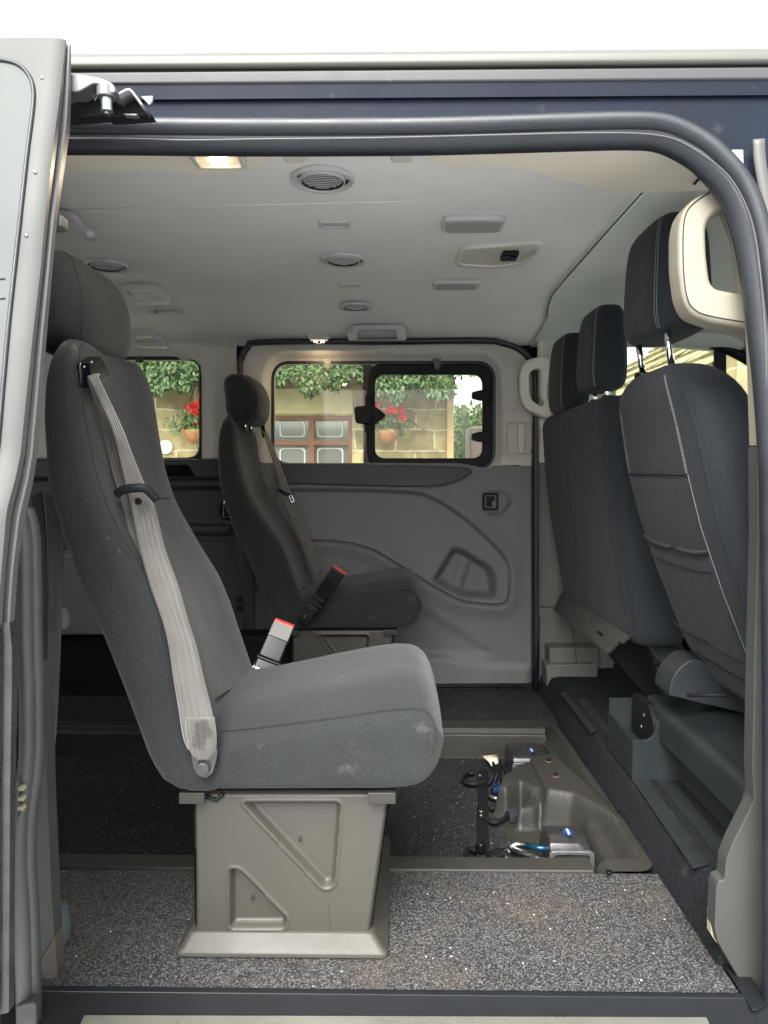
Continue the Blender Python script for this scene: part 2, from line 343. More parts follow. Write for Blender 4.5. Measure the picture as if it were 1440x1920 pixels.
def prism(name, poly, m, parent=None, plane='Y', a0=0, a1=.01, px=True, bevel=.002, seg=3, **k):
    """px polygon on plane Y/Z/X = a0, extruded to a1 (same outline, parallel)."""
    V = []
    for p_ in poly:
        if px: q = P(p_[0], p_[1], **{plane: a0})
        else:
            q = {'Y': Vector((p_[0], a0, p_[1])), 'Z': Vector((p_[0], p_[1], a0)), 'X': Vector((a0, p_[0], p_[1]))}[plane]
        V.append(q)
    if not bevel: k.setdefault('smooth', False)
    n = len(V); d = {'Y': Vector((0, a1 - a0, 0)), 'Z': Vector((0, 0, a1 - a0)), 'X': Vector((a1 - a0, 0, 0))}[plane]
    W = V + [v + d for v in V]
    # orientation: make normals outward
    F = [list(range(n)), list(range(2 * n - 1, n - 1, -1))] + [[i, n + i, n + (i + 1) % n, (i + 1) % n] for i in range(n)]
    o = mesh(name, W, F, m, parent, bevel=bevel, seg=seg, **k)
    fixn(o); return o
def fixn(o):
    import bmesh
    bm = bmesh.new(); bm.from_mesh(o.data); bmesh.ops.recalc_face_normals(bm, faces=bm.faces); bm.to_mesh(o.data); bm.free()
def box(name, x0, y0, z0, x1, y1, z1, m, parent=None, bevel=.003, seg=3):
    return prism(name, [(x0, z0), (x1, z0), (x1, z1), (x0, z1)], m, parent, 'Y', y0, y1, px=False, bevel=bevel, seg=seg)
def boxes(name, L, m, parent=None, bevel=0):
    V = []; F = []
    for (x0, y0, z0, x1, y1, z1) in L:
        b = len(V); V += [(x, y, z) for z in (z0, z1) for y in (y0, y1) for x in (x0, x1)]
        F += [[b, b + 2, b + 3, b + 1], [b + 4, b + 5, b + 7, b + 6], [b, b + 1, b + 5, b + 4], [b + 2, b + 6, b + 7, b + 3], [b, b + 4, b + 6, b + 2], [b + 1, b + 3, b + 7, b + 5]]
    return mesh(name, V, F, m, parent, smooth=False, bevel=bevel)
def ringp(name, outer, inner, m, parent=None, plane='Y', a0=0, a1=.01, px=True, bevel=.002, seg=3):
    n = len(outer)
    def q(p_, a):
        if px: v = P(p_[0], p_[1], **{plane: a0})
        else: v = {'Y': Vector((p_[0], a0, p_[1])), 'Z': Vector((p_[0], p_[1], a0)), 'X': Vector((a0, p_[0], p_[1]))}[plane]
        d = a - a0
        return v + {'Y': Vector((0, d, 0)), 'Z': Vector((0, 0, d)), 'X': Vector((d, 0, 0))}[plane]
    V = [q(p_, a0) for p_ in outer] + [q(p_, a0) for p_ in inner] + [q(p_, a1) for p_ in outer] + [q(p_, a1) for p_ in inner]
    F = []
    for i in range(n):
        j = (i + 1) % n
        F += [[i, j, n + j, n + i], [2 * n + i, 3 * n + i, 3 * n + j, 2 * n + j], [i, 2 * n + i, 2 * n + j, j], [n + i, n + j, 3 * n + j, 3 * n + i]]
    o = mesh(name, V, F, m, parent, bevel=bevel, seg=seg); fixn(o); return o
def sweep(name, path, section, m, parent=None, up=(0, 1, 0), closed=False, cap=True, smooth=True, scale=None, secclosed=True, mats=None, matidx=None, uvlen=False):
    path = [Vector(p_) for p_ in path]; N = len(path); n = len(section); V = []; up = Vector(up)
    for i, p_ in enumerate(path):
        a = path[(i - 1) % N] if (closed or i > 0) else p_; b = path[(i + 1) % N] if (closed or i < N - 1) else p_
        t = (b - a).normalized(); nn = t.cross(up)
        if nn.length < 1e-4: nn = t.cross(Vector((1, 0, 0)))
        nn.normalize(); bb = nn.cross(t)
        s = scale[i] if scale else 1
        for (u, v) in section: V.append(p_ + nn * u * s + bb * v * s * 1)
    F = []; mi = []
    for i in range(N if closed else N - 1):
        i2 = (i + 1) % N
        for j in range(n if secclosed else n - 1):
            j2 = (j + 1) % n
            F.append([i * n + j, i * n + j2, i2 * n + j2, i2 * n + j]); mi.append(matidx[j] if matidx else 0)
    if cap and not closed and secclosed:
        F += [list(range(n))[::-1], [(N - 1) * n + j for j in range(n)]]; mi += [0, 0]
    o = mesh(name, V, F, m, parent, smooth=smooth, mats=mats, midx=mi if matidx else None)
    fixn(o); return o
def circ(r, n=12, rv=None):
    rv = rv or r
    return [(r * math.cos(2 * math.pi * i / n), rv * math.sin(2 * math.pi * i / n)) for i in range(n)]
def tube(name, path, r, m, parent=None, up=(0, 1, 0), closed=False, n=12, rv=None, scale=None, **k):
    return sweep(name, path, circ(r, n, rv), m, parent, up, closed, scale=scale, **k)
def loft(name, rings, m, parent=None, cap=True, smooth=True, mats=None, mfun=None, **k):
    N = len(rings); n = len(rings[0]); V = [v for r_ in rings for v in r_]; F = []; mi = []
    for i in range(N - 1):
        for j in range(n):
            j2 = (j + 1) % n; F.append([i * n + j, i * n + j2, (i + 1) * n + j2, (i + 1) * n + j]); mi.append(mfun(i, j) if mfun else 0)
    if cap: F += [list(range(n))[::-1], [(N - 1) * n + j for j in range(n)]]; mi += [0, 0]
    o = mesh(name, V, F, m, parent, smooth=smooth, mats=mats, midx=mi if mfun else None, **k); fixn(o); return o
def cyl(name, c, r, h, m, parent=None, axis='Z', n=24, bevel=.001, r2=None):
    c = Vector(c); r2 = r if r2 is None else r2
    A = {'Z': (Vector((1, 0, 0)), Vector((0, 1, 0)), Vector((0, 0, 1))), 'Y': (Vector((1, 0, 0)), Vector((0, 0, 1)), Vector((0, 1, 0))), 'X': (Vector((0, 1, 0)), Vector((0, 0, 1)), Vector((1, 0, 0)))}
    if isinstance(axis, str): a, b, d = A[axis]
    else:
        d = Vector(axis).normalized(); a = d.orthogonal().normalized(); b = d.cross(a)
    rings = [[c + a * q * math.cos(2 * math.pi * i / n) + b * q * math.sin(2 * math.pi * i / n) + d * s for i in range(n)] for q, s in ((r, 0), (r2, h))]
    return loft(name, rings, m, parent, bevel=bevel) if bevel else loft(name, rings, m, parent)
def seginfo(poly, X, Y):
    poly = np.array(poly, float); A = poly; B = np.roll(poly, -1, 0)
    best = np.full(X.shape, 1e9); bx = X.copy(); by = Y.copy(); ins = np.zeros(X.shape, bool)
    for (ax, ay), (bx_, by_) in zip(A, B):
        dx, dy = bx_ - ax, by_ - ay; L = dx * dx + dy * dy + 1e-12
        t = np.clip(((X - ax) * dx + (Y - ay) * dy) / L, 0, 1); qx = ax + t * dx; qy = ay + t * dy
        d = np.hypot(X - qx, Y - qy); k = d < best; best[k] = d[k]; bx[k] = qx[k]; by[k] = qy[k]
        c = ((ay > Y) != (by_ > Y)) & (X < (bx_ - ax) * (Y - ay) / (by_ - ay + 1e-12) + ax); ins ^= c
    return np.where(ins, -best, best), bx, by
def sdf(poly, X, Y): return seginfo(poly, X, Y)[0]
def sst(a, b, x):
    t = np.clip((x - a) / (b - a), 0, 1); return t * t * (3 - 2 * t)
def relief(name, outline, holes, hf, step, m, parent=None, plane='Y', a=0, px=True, sign=-1, solid=0, **k):
    """height-field panel: outline/holes polygons (px or plane coords), hf(u,v)-> height toward -axis"""
    o = np.array(outline); u0, v0 = o.min(0) - step; u1, v1 = o.max(0) + step
    U = np.arange(u0, u1 + step, step); Vv = np.arange(v0, v1 + step, step); X, Y = np.meshgrid(U, Vv)
    so_, bx, by = seginfo(outline, X, Y); keep = so_ <= 0
    nx, ny = X.copy(), Y.copy(); mv = so_ > 0; nx[mv] = bx[mv]; ny[mv] = by[mv]
    cx = (X[:-1, :-1] + X[1:, 1:]) / 2; cy = (Y[:-1, :-1] + Y[1:, 1:]) / 2
    fk = sdf(outline, cx, cy) < 0
    for h in holes:
        sh, hx, hy = seginfo(h, X, Y); mv = sh < 0; nx[mv] = hx[mv]; ny[mv] = hy[mv]; fk &= sdf(h, cx, cy) > 0
    H = hf(nx, ny) if hf else np.zeros(nx.shape)
    idx = -np.ones(X.shape, int); verts = []; faces = []
    nr, nc = X.shape
    def vid(i, j):
        if idx[i, j] < 0:
            if px: q = P(nx[i, j], ny[i, j], **{plane: a})
            else: q = {'Y': Vector((nx[i, j], a, ny[i, j])), 'Z': Vector((nx[i, j], ny[i, j], a)), 'X': Vector((a, nx[i, j], ny[i, j]))}[plane]
            q = q + {'Y': Vector((0, 1, 0)), 'Z': Vector((0, 0, 1)), 'X': Vector((1, 0, 0))}[plane] * (sign * H[i, j])
            idx[i, j] = len(verts); verts.append(q)
        return idx[i, j]
    for i in range(nr - 1):
        for j in range(nc - 1):
            if fk[i, j]: faces.append([vid(i, j), vid(i, j + 1), vid(i + 1, j + 1), vid(i + 1, j)])
    ob = mesh(name, verts, faces, m, parent, **k)
    # orient normals
    me = ob.data; dirn = {'Y': Vector((0, sign, 0)), 'Z': Vector((0, 0, sign)), 'X': Vector((sign, 0, 0))}[plane]
    s = sum(p_.normal.dot(dirn) for p_ in me.polygons)
    if s < 0: me.flip_normals()
    if solid:
        sm = ob.modifiers.new('solid', 'SOLIDIFY'); sm.thickness = solid; sm.offset = -1
    return ob
def ribbon(name, L, Rr, m, parent=None, thick=.0012, n=8, across=6, bulge=0):
    """ribbon between two edge paths (world points)"""
    L = cat(L, n); Rr = cat(Rr, n); V = []; uv = []; F = []; ln = 0
    for i, (a, b) in enumerate(zip(L, Rr)):
        a = Vector(a); b = Vector(b)
        if i: ln += ((a + b) / 2 - (Vector(L[i - 1]) + Vector(Rr[i - 1])) / 2).length
        for k in range(across + 1):
            t = k / across; q = a.lerp(b, t); q.y -= bulge * math.sin(math.pi * t); V.append(q); uv.append((t, ln))
    w_ = across + 1
    for i in range(len(L) - 1):
        for k in range(across): F.append([i * w_ + k, i * w_ + k + 1, (i + 1) * w_ + k + 1, (i + 1) * w_ + k])
    o = mesh(name, V, F, m, parent, uv=uv)
    s = o.modifiers.new('solid', 'SOLIDIFY'); s.thickness = thick; s.offset = 0
    return o
def sup(t, e):
    c, s = math.cos(t), math.sin(t)
    return math.copysign(abs(c) ** (2 / e), c), math.copysign(abs(s) ** (2 / e), s)
def interp(x, xs, ys): return float(np.interp(x, xs, ys))

# =================================================================== THE SETTING
gr = mesh('ground', [(-60, -60, -.62), (60, -60, -.62), (60, 120, -.62), (-60, 120, -.62)], [[0, 1, 2, 3]], 'pale_concrete', smooth=False); tag(gr, kind='structure')

# =================================================================== THE VAN
van = thing('van', (0, 1.9, -.05), 'grey van with its side door open, cabin lined in pale and grey trim', 'van')

# --- floor
SQ = lambda x0, y0, x1, y1: [(x0, y0), (x1, y0), (x1, y1), (x0, y1)]
FX0 = -2.2
vin = prism('vinyl_floor', SQ(FX0, 1.10, .53, 1.441), 'safety_vinyl', van, 'Z', 0, -.02, px=False, bevel=0, smooth=False)
prism('vinyl_floor', SQ(FX0, 2.338, .56, 2.80), 'shaded_vinyl', van, 'Z', 0, -.02, px=False, bevel=0, smooth=False)
prism('well_floor', SQ(FX0, 1.47, .56, 2.28), 'shaded_vinyl', van, 'Z', -.085, -.10, px=False, bevel=0, smooth=False)
# border of the sunken well
prism('well_border', SQ(FX0, 1.441, .40, 1.492), 'mould_plastic', van, 'Z', .006, -.09, px=False, bevel=.004)
cy0, cy1 = 1.4415, 2.336
def wellfar(name, X0, X1):
    sec = [(2.336, .005), (2.28, .005), (2.272, .001), (2.268, -.012), (2.262, -.014), (2.258, -.02), (2.252, -.082), (2.25, -.086), (2.336, -.09)]
    V = [(X0, a, b) for a, b in sec] + [(X1, a, b) for a, b in sec]; n = len(sec)
    F = [[i, (i + 1) % n, n + (i + 1) % n, n + i] for i in range(n)] + [list(range(n)), list(range(2 * n - 1, n - 1, -1))]
    o = mesh(name, V, F, 'mould_plastic', van, bevel=.0015); fixn(o)
wellfar('well_border', FX0, .47)
# moulded cover on the right of the well (height field)
def W2(px_, py_, z=0): q = P(px_, py_, Z=z); return (q.x, q.y)
plate = [W2(996, 1428), W2(1040, 1420), W2(1131, 1505), W2(1160, 1545), W2(1121, 1521), W2(1075, 1497), W2(1027, 1489)]
plate = [(x, y) for x, y in plate]
lobe = [W2(986, 1442, -.03), W2(945, 1466, -.03), W2(936, 1488, -.03), W2(948, 1492, -.03), W2(975, 1478, -.03), W2(1000, 1490, -.03), W2(1030, 1500, -.03), W2(1040, 1450, -.03)]
lobe2 = [W2(975, 1522, -.04), W2(1000, 1520, -.04), W2(1030, 1500, -.04), W2(1000, 1485, -.04)]
def hcover(X, Y):
    base = np.full(X.shape, -.088)
    edge = (.55 * sst(.43, .462, X) + .45 * sst(.475, .508, X)) * .088
    far = sst(2.2, 2.255, Y) * .088
    near = sst(1.52, 1.495, Y) * .088
    h = base + np.maximum(edge, np.maximum(0 * far, near * sst(.38, .44, X)))
    h = np.maximum(h, -.088 + .098 * (1 - sst(-.002, .022, sdf(plate, X, Y))))
    h = np.maximum(h, -.088 + .075 * (1 - sst(-.002, .016, sdf(lobe, X, Y))))
    h = np.maximum(h, -.088 + .052 * (1 - sst(-.002, .013, sdf(lobe2, X, Y))))
    return h + .004
cov = relief('well_cover', rnd([(.345, 1.4425), (.505, 1.4425), (.528, 1.47), (.512, 2.3345), (.405, 2.3345), (.40, 2.12), (.33, 2.09), (.25, 2.03), (.235, 1.88), (.28, 1.73), (.325, 1.66), (.335, 1.55)], .02), [], hcover, .005, 'mould_plastic', van, 'Z', 0, px=False, sign=1)
for q in ((1029, 1428), (1042, 1456)):
    c = P(*q, Z=.0135); cyl('bolt', c, .009, .002, 'rust', cov, bevel=0); cyl('bolt', c + Vector((0, 0, .002)), .006, .006, 'plastic_gloss', cov)
c = P(1142, 1637, Z=.008); cyl('bolt', c, .006, .005, 'plastic_gloss', cov)

# --- cab step / raised carpet
stp = thing_ = None
sec = [(.524, 0), (.529, .02), (.542, .062), (.552, .078), (.575, .083), (2.0, .083), (2.0, -.05), (.52, -.05)]
V = [(a, 1.166, b) for a, b in sec] + [(a, 2.80, b) for a, b in sec]; n = len(sec)
step = mesh('cab_carpet', V, [[i, (i + 1) % n, n + (i + 1) % n, n + i] for i in range(n)] + [list(range(n)), list(range(2 * n - 1, n - 1, -1))], 'carpet_dark', van, bevel=.006); fixn(step)
for (a, b, c_, d) in (((1185, 1462), (1213, 1458), (1332, 1622), (1300, 1630)), ((1222, 1452), (1248, 1448), (1372, 1598), (1350, 1612)), ((1082, 1312), (1098, 1310), (1172, 1400), (1158, 1406)), ((1050, 1300), (1060, 1297), (1120, 1370), (1108, 1376))):
    prism('tread_strip', [a, b, c_, d], 'tread_rubber', step, 'Z', .0835, .0858, bevel=.001)

# --- ceiling
def zc(y): return 1.335 - .065 * float(sst(2.25, 2.78, np.array(y)))
def zc2(y): return 1.335 - .055 * float(sst(2.3, 2.85, np.array(y)))
ys = np.linspace(1.158, 2.80, 22)
def ceil(name, x0, x1, dz, m):
    xs = np.linspace(x0, x1, 12); V = [(x, y, zc(y) + dz) for y in ys for x in xs]; k = len(xs)
    F = [[i * k + j, (i + 1) * k + j, (i + 1) * k + j + 1, i * k + j + 1] for i in range(len(ys) - 1) for j in range(k - 1)]
    return mesh(name, V, F, m, van)
head = ceil('headliner', FX0, .53, 0, 'headliner')

bl = [P(1216, 348, Z=1.335), P(1120, 455, Z=1.335), P(1060, 523, Z=1.335), P(1038, 552, Z=1.332), P(1030, 575, Z=1.32), P(1027, 605, Z=1.29)]
# groove rib follows the joint
tube('joint', [Vector((b.x + 0, b.y, zc(b.y) - .002)) for b in bl], .005, 'headliner_cab', head, up=(0, 0, 1), rv=.005)
V = []; yy = np.linspace(1.158, 2.80, 22)
for y in yy:
    x0 = np.interp(y, [b.y for b in bl], [b.x for b in bl])
    for k in range(10):
        x = x0 + (2.1 - x0) * (k / 9); V.append((x, y, zc(y) - .006 - .12 * float(sst(.9, 2.1, np.array(x)))))
F = [[i * 10 + j, (i + 1) * 10 + j, (i + 1) * 10 + j + 1, i * 10 + j + 1] for i in range(21) for j in range(9)]
mesh('cab_headliner', V, F, 'headliner_cab', van)
tube('joint', [Vector((b.x - .004, b.y, zc(b.y) - .0045)) for b in bl], .0016, 'seam', head, up=(0, 0, 1), n=6)
hl = [(60, 220), (60, 308), (300, 305), (340, 308), (372, 313), (420, 313), (465, 306), (500, 291), (530, 280), (540, 220)]
def hdr(name, poly, m='trim_header'):
    pts = [P(a, b, Z=1.333) for a, b in poly]
    pts = [(q.x, max(q.y, 1.15)) for q in pts]
    return prism(name, pts, m, van, 'Z', 1.334, 1.318, px=False, bevel=.006, seg=4)
hdr('header_trim', [tuple(p_) for p_ in cat([(60, 309), (300, 306), (345, 309), (380, 314), (430, 313), (470, 306), (500, 293), (525, 270)], 5)] + [(525, 222), (60, 222)])
h2 = hdr('header_trim', [tuple(p_) for p_ in cat([(775, 262), (800, 284), (832, 297), (900, 299), (960, 301), (1010, 311), (1070, 328), (1130, 341), (1180, 347), (1230, 347), (1335, 343)], 5)] + [(1500, 330), (1500, 222), (775, 222)])
tube('joint', [P(1302, 344, Z=1.318), P(1322, 322, Z=1.318)], .003, 'seam', h2, up=(0, 0, 1))

# --- headliner fittings (sub-parts of the headliner)
def on_ceil(px_, py_):
    q = P(px_, py_, Z=1.333)
    for _ in range(4): q = P(px_, py_, Z=zc(q.y))
    return q
def air_vent(px_, py_, r, ang, tilt=0):
    c = on_ceil(px_, py_); z = c.z - .001
    V = []; F = []
    n = 40
    prof = [(r, 0), (r * .99, -.005), (r * .94, -.008), (r * .88, -.007), (r * .85, -.0008), (r * .72, -.0008), (r * .70, -.008), (r * .66, -.008), (r * .64, -.001), (0.001, -.001)]
    for a, b in prof:
        for i in range(n): t = 2 * math.pi * i / n; V.append((c.x + a * math.cos(t), c.y + a * math.sin(t), z + b))
    mi = []
    for k in range(len(prof) - 1):
        for i in range(n):
            F.append([k * n + i, k * n + (i + 1) % n, (k + 1) * n + (i + 1) % n, (k + 1) * n + i])
            mi.append(1 if (k >= 7 or (k in (4,) and i % 10 in (1, 2, 3, 4, 5, 6))) else 0)
    # slats
    ca, sa = math.cos(ang), math.sin(ang)
    for k in range(-4, 5):
        v = k * r * .145; L = math.sqrt(max(0, (r * .62) ** 2 - v * v))
        for s_, dz in ((-1, 0), (1, 0)):
            pass
        b = len(V)
        for (u_, v_, w_) in ((-L, v - .0018, -.0055), (L, v - .0018, -.0055), (L, v - .0006, -.0035), (-L, v - .0006, -.0035), (-L, v - .0004, -.0058), (L, v - .0004, -.0058), (L, v + .0014, -.0037), (-L, v + .0014, -.0037)):
            V.append((c.x + u_ * ca - v_ * sa, c.y + u_ * sa + v_ * ca, z + w_))
        for f in ([0, 1, 2, 3], [7, 6, 5, 4], [0, 4, 5, 1], [3, 2, 6, 7]): F.append([b + i for i in f]); mi.append(0)
    o = mesh('air_vent', V, F, None, head, mats=['vent_plastic', 'plastic_black'], midx=mi, smooth=False)
    for p_ in o.data.polygons[:len(prof) * n]: p_.use_smooth = True
    return o
for a in ((605, 333, .058, .12), (644, 485, .058, .05), (667, 573, .056, 1.2), (200, 496, .056, 1.0), (312, 581, .056, 1.05)): air_vent(*a)
def rvent(px_, py_, w_, d_):
    c = on_ceil(px_, py_)
    o = ringp('light_slot', rrect(c.x - w_, c.y - d_, c.x + w_, c.y + d_, .01), rrect(c.x - w_ * .75, c.y - d_ * .62, c.x + w_ * .75, c.y + d_ * .62, .004), 'vent_plastic', head, 'Z', c.z - .007, c.z + .004, px=False, bevel=.002)
    L = [(c.x - w_ * .74, c.y - d_ * .6 + k * d_ * .3, c.z - .003, c.x + w_ * .74, c.y - d_ * .6 + k * d_ * .3 + d_ * .16, c.z + .002) for k in range(4)]
    boxes('slat', L, 'vent_plastic', head)
rvent(627, 418, .033, .022); rvent(655, 533, .031, .019)
def spk(px_, py_, w_, d_):
    c = on_ceil(px_, py_)
    prism('speaker_cover', rrect(c.x - w_, c.y - d_, c.x + w_, c.y + d_, .018), 'vent_plastic', head, 'Z', c.z + .002, c.z - .012, px=False, bevel=.005)
    prism('speaker_grille', rrect(c.x - w_ * .86, c.y - d_ * .8, c.x + w_ * .86, c.y + d_ * .8, .014), 'speaker_mesh', head, 'Z', c.z - .012, c.z - .0145, px=False, bevel=.0015)
spk(887, 415, .066, .042); spk(855, 530, .068, .036)
# belt recess moulding
def P2c(px_, py_): q = on_ceil(px_, py_); return (q.x, q.y)
out = rnd([P2c(862, 462), P2c(1014, 450), P2c(1018, 462), P2c(985, 492), P2c(930, 500), P2c(850, 496)], .03)
inn_c = np.mean(out, axis=0); inn = [tuple(inn_c + (np.array(p_) - inn_c) * np.array((.86, .78))) for p_ in out]
c = on_ceil(935, 476)
ringp('belt_recess', out, inn, 'trim_cream', head, 'Z', c.z - .008, c.z + .004, px=False, bevel=.003)
prism('belt_recess', inn, 'trim_beige', head, 'Z', c.z - .0005, c.z - .0035, px=False, bevel=0)
q = on_ceil(955, 473)
prism('belt_slot', rrect(q.x - .02, q.y - .03, q.x + .02, q.y + .026, .008), 'plastic_black', head, 'Z', q.z - .003, q.z - .016, px=False, bevel=.004)
tube('belt_slot', [(q.x - .012, q.y - .028, q.z - .018), (q.x + .012, q.y - .012, q.z - .020)], .004, 'plastic_gloss', head, up=(0, 0, 1))
# grab handles on the headliner
def grab(c, u, L, drop=.045, m='vent_plastic', r=.010, parent=head):
    """c centre point, u direction of the bar"""
    c = Vector(c); u = Vector(u).normalized(); w_ = Vector((0, 0, -1))
    pts = [c - u * L, c - u * L * .95 + w_ * drop * .5, c - u * L * .72 + w_ * drop, c + w_ * drop * 1.08, c + u * L * .72 + w_ * drop, c + u * L * .95 + w_ * drop * .5, c + u * L]
    sdn = u.cross(w_)
    tube('grab_handle', cat(pts, 6), r * .7, m, parent, up=sdn, rv=r)
    for s_ in (-1, 1):
        e = c + u * L * s_ * .93
        box('handle_mount', e.x - .022, e.y - .014, e.z - .012, e.x + .022, e.y + .014, e.z + .004, m, parent, bevel=.005)
def hbracket(o_, i_, Y, t=.02, r1=6, r2=4):
    ringp('grab_handle', rnd(o_, r1, 4), rnd(i_, r2, 4), 'vent_plastic', head, 'Y', Y, Y + t, bevel=.006, seg=4)
hbracket([(651, 636), (653, 612), (663, 609), (750, 609), (760, 612), (763, 636)], [(668, 636), (670, 619), (675, 617), (738, 617), (743, 619), (746, 636)], 2.52, .03)
hbracket([(232, 534), (286, 533), (304, 540), (324, 560), (318, 568), (262, 568), (240, 563), (232, 556)], [(240, 544), (280, 542), (292, 548), (304, 559), (290, 561), (262, 560), (248, 556), (240, 552)], 2.05, .03)
hbracket([(246, 622), (290, 621), (303, 632), (314, 648), (306, 651), (262, 650), (250, 647), (246, 640)], [(252, 631), (284, 630), (292, 637), (299, 645), (290, 645), (264, 644), (256, 641), (252, 638)], 2.48, .03)
tube('grab_handle', [P(a, b, Y=1.52) for a, b in cat([(96, 404), (122, 403), (138, 411), (150, 427), (172, 444)], 4)], .011, 'vent_plastic', head, rv=.016)
# near doorway handle, folded against the header
for x in (551, 753):
    q = P(x, 284, Z=1.315); box('handle_mount', q.x - .018, q.y - .02, 1.303, q.x + .018, q.y + .02, 1.334, 'trim_cream', head, bevel=.006)
a, b = P(575, 281, Z=1.318), P(730, 281, Z=1.318); tube('grab_handle', [a, b], .010, 'trim_beige', head, up=(0, 0, 1), rv=.008)
# ceiling seams
for (p_, q_) in (((120, 392), (780, 377)), ((230, 556), (1000, 556))):
    a = on_ceil(*p_); b = on_ceil(*q_); tube('joint', [a + Vector((0, 0, -.0002)), b + Vector((0, 0, -.0002))], .0008, 'headliner', head, up=(0, 0, 1), n=6)

# --- lit dome lamps
def dome(name, quad, z, depthm, label=None):
    pts = [P(a, b, Z=z) for a, b in quad]; xs = [p_.x for p_ in pts]; yy_ = [p_.y for p_ in pts]
    x0, x1, y0, y1 = min(xs), max(xs), min(yy_), max(yy_)
    t = 'interior_lamp'
    hs_ = ringp(t, rrect(x0 - .010, y0 - .008, x1 + .010, y1 + .008, .01), rrect(x0, y0, x1, y1, .004), 'trim_beige', van, 'Z', z - .006, z + .012, px=False, bevel=.003)
    prism('lamp_lens', rrect(x0, y0, x1, y1, .004), 'lamp_lens', hs_, 'Z', z - .002, z + .006, px=False, bevel=.001)
    for k in (.38, .62):
        cx_ = x0 + (x1 - x0) * k; cyl('lamp_bulb', (cx_, (y0 + y1) / 2, z - .0055), .0065, .003, 'lamp_led', hs_, bevel=0)
    ld = bpy.data.lights.new('lamp_light', 'AREA'); ld.energy = .22 * depthm; ld.size = .02; ld.color = (1, .78, .5)
    lo = bpy.data.objects.new('lamp_light', ld); COL.objects.link(lo); lo.parent = hs_; lo.location = Vector(((x0 + x1) / 2, (y0 + y1) / 2, z - .012)) - ROOT[hs_]
    return hs_
dome('l', [(366, 288), (452, 308)], 1.314, 1)
q = P(599, 636, Y=2.66)
dome('l', [(580, 632), (617, 638)], q.z - .002, 1.6) if False else None
hs_ = prism('interior_lamp', rrect(q.x - .038, 2.63, q.x + .038, 2.68, .006), 'trim_beige', van, 'Z', q.z - .004, q.z + .03, px=False, bevel=.003)
prism('lamp_lens', rrect(q.x - .030, 2.636, q.x + .030, 2.674, .004), 'lamp_lens', hs_, 'Z', q.z - .004, q.z - .009, px=False, bevel=.002)
for k in (-.012, .012): cyl('lamp_bulb', (q.x + k, 2.65, q.z - .012), .006, .003, 'lamp_led', hs_, bevel=0)
ld = bpy.data.lights.new('lamp_light', 'AREA'); ld.energy = .30; ld.size = .02; ld.color = (1, .74, .42)
lo = bpy.data.objects.new('lamp_light', ld); COL.objects.link(lo); lo.parent = hs_; lo.location = Vector((q.x, 2.65, q.z - .016)) - ROOT[hs_]

# --- far side: sliding door card
YF = 2.72
wl = rrect(512, 680, 685, 868, 30, 8); wr = rrect(688, 682, 925, 876, 34, 8)
dout = rnd([(451, 646), (1000, 646), (998, 874), (900, 872), (860, 868), (540, 868), (451, 868)], [40, 60, 4, 0, 0, 0, 4], 8)
win_zone = rrect(506, 674, 931, 882, 40, 8)
def hup(X, Y):
    s = sdf(win_zone, X, Y)
    h = -.030 * (1 - sst(-2, 16, s))
    # latch recess
    lr = rrect(948, 792, 1004, 852, 5)
    h = h - .014 * (1 - sst(-3, 1.5, sdf(lr, X, Y)))
    bz = rrect(944, 768, 1010, 858, 10)
    h = h + .006 * (1 - sst(-2, 2, sdf(bz, X, Y)))
    return h
doorf = relief('side_door_trim', dout, [rrect(514, 682, 923, 874, 32, 8)], hup, 2.6, 'trim_beige', van, 'Y', YF, solid=.004)
low = rnd([(451, 868), (540, 868), (860, 868), (905, 876), (935, 873), (998, 874), (998, 1286), (451, 1290)], 2)
panel = [tuple(p_) for p_ in cat([(520, 922), (640, 922), (770, 927), (815, 940), (870, 975), (925, 1025), (948, 1055), (953, 1090), (952, 1118), (944, 1130), (920, 1132), (870, 1126), (842, 1115), (800, 1090), (740, 1053), (700, 1030), (650, 1016), (600, 1012), (520, 1012)], 4)]
pocket = rnd([(846, 1026), (866, 1026), (925, 1062), (934, 1085), (934, 1128), (868, 1124), (845, 1114), (806, 1092)], 12)
def hlow(X, Y):
    s = sdf(panel, X, Y)
    h = -.012 * (1 - sst(-2, 8, s))
    # wide soft shoulder around the panel
    h = h + .008 * (1 - sst(6, 34, s)) * sst(0, 6, s)
    h = h - .052 * (1 - sst(-17, 0, sdf(pocket, X, Y)))
    pr = [(868, 1050), (884, 1050), (862, 1118), (846, 1110)]
    h = h + .010 * (1 - sst(-6, 8, sdf(pr, X, Y))) * sst(-6, -14, sdf(pocket, X, Y))
    low_ = rnd([(520, 1230), (830, 1225), (900, 1240), (998, 1245), (998, 1300), (520, 1300)], 5)
    h = h + .012 * (1 - sst(-14, 2, sdf(low_, X, Y)))
    wedge = rnd([(560, 1100), (790, 1140), (925, 1225), (860, 1232), (560, 1225)], 20)
    h = h - .010 * (1 - sst(-14, 10, sdf(wedge, X, Y)))
    hz = rnd([(903, 935), (915, 920), (945, 920), (960, 938), (945, 962), (920, 968), (905, 955)], 8)
    h = h + .010 * (1 - sst(-6, 3, sdf(hz, X, Y)))
    return h
lowp = relief('side_door_panel', low, [], hlow, 2.6, 'trim_grey', van, 'Y', YF + .001, solid=.004)
ledge = [tuple(p_) for p_ in cat([(520, 869), (700, 871), (860, 876), (884, 882), (880, 890), (860, 900), (835, 908), (800, 912), (700, 911), (600, 908), (520, 906)], 4)]
tube('seam', [P(a, b, Y=YF - .0005) for a, b in panel[28:]], .0011, 'seam', lowp, n=6)
prism('door_ledge', ledge, 'trim_dark', van, 'Y', YF - .030, YF + .02, bevel=.010, seg=4)
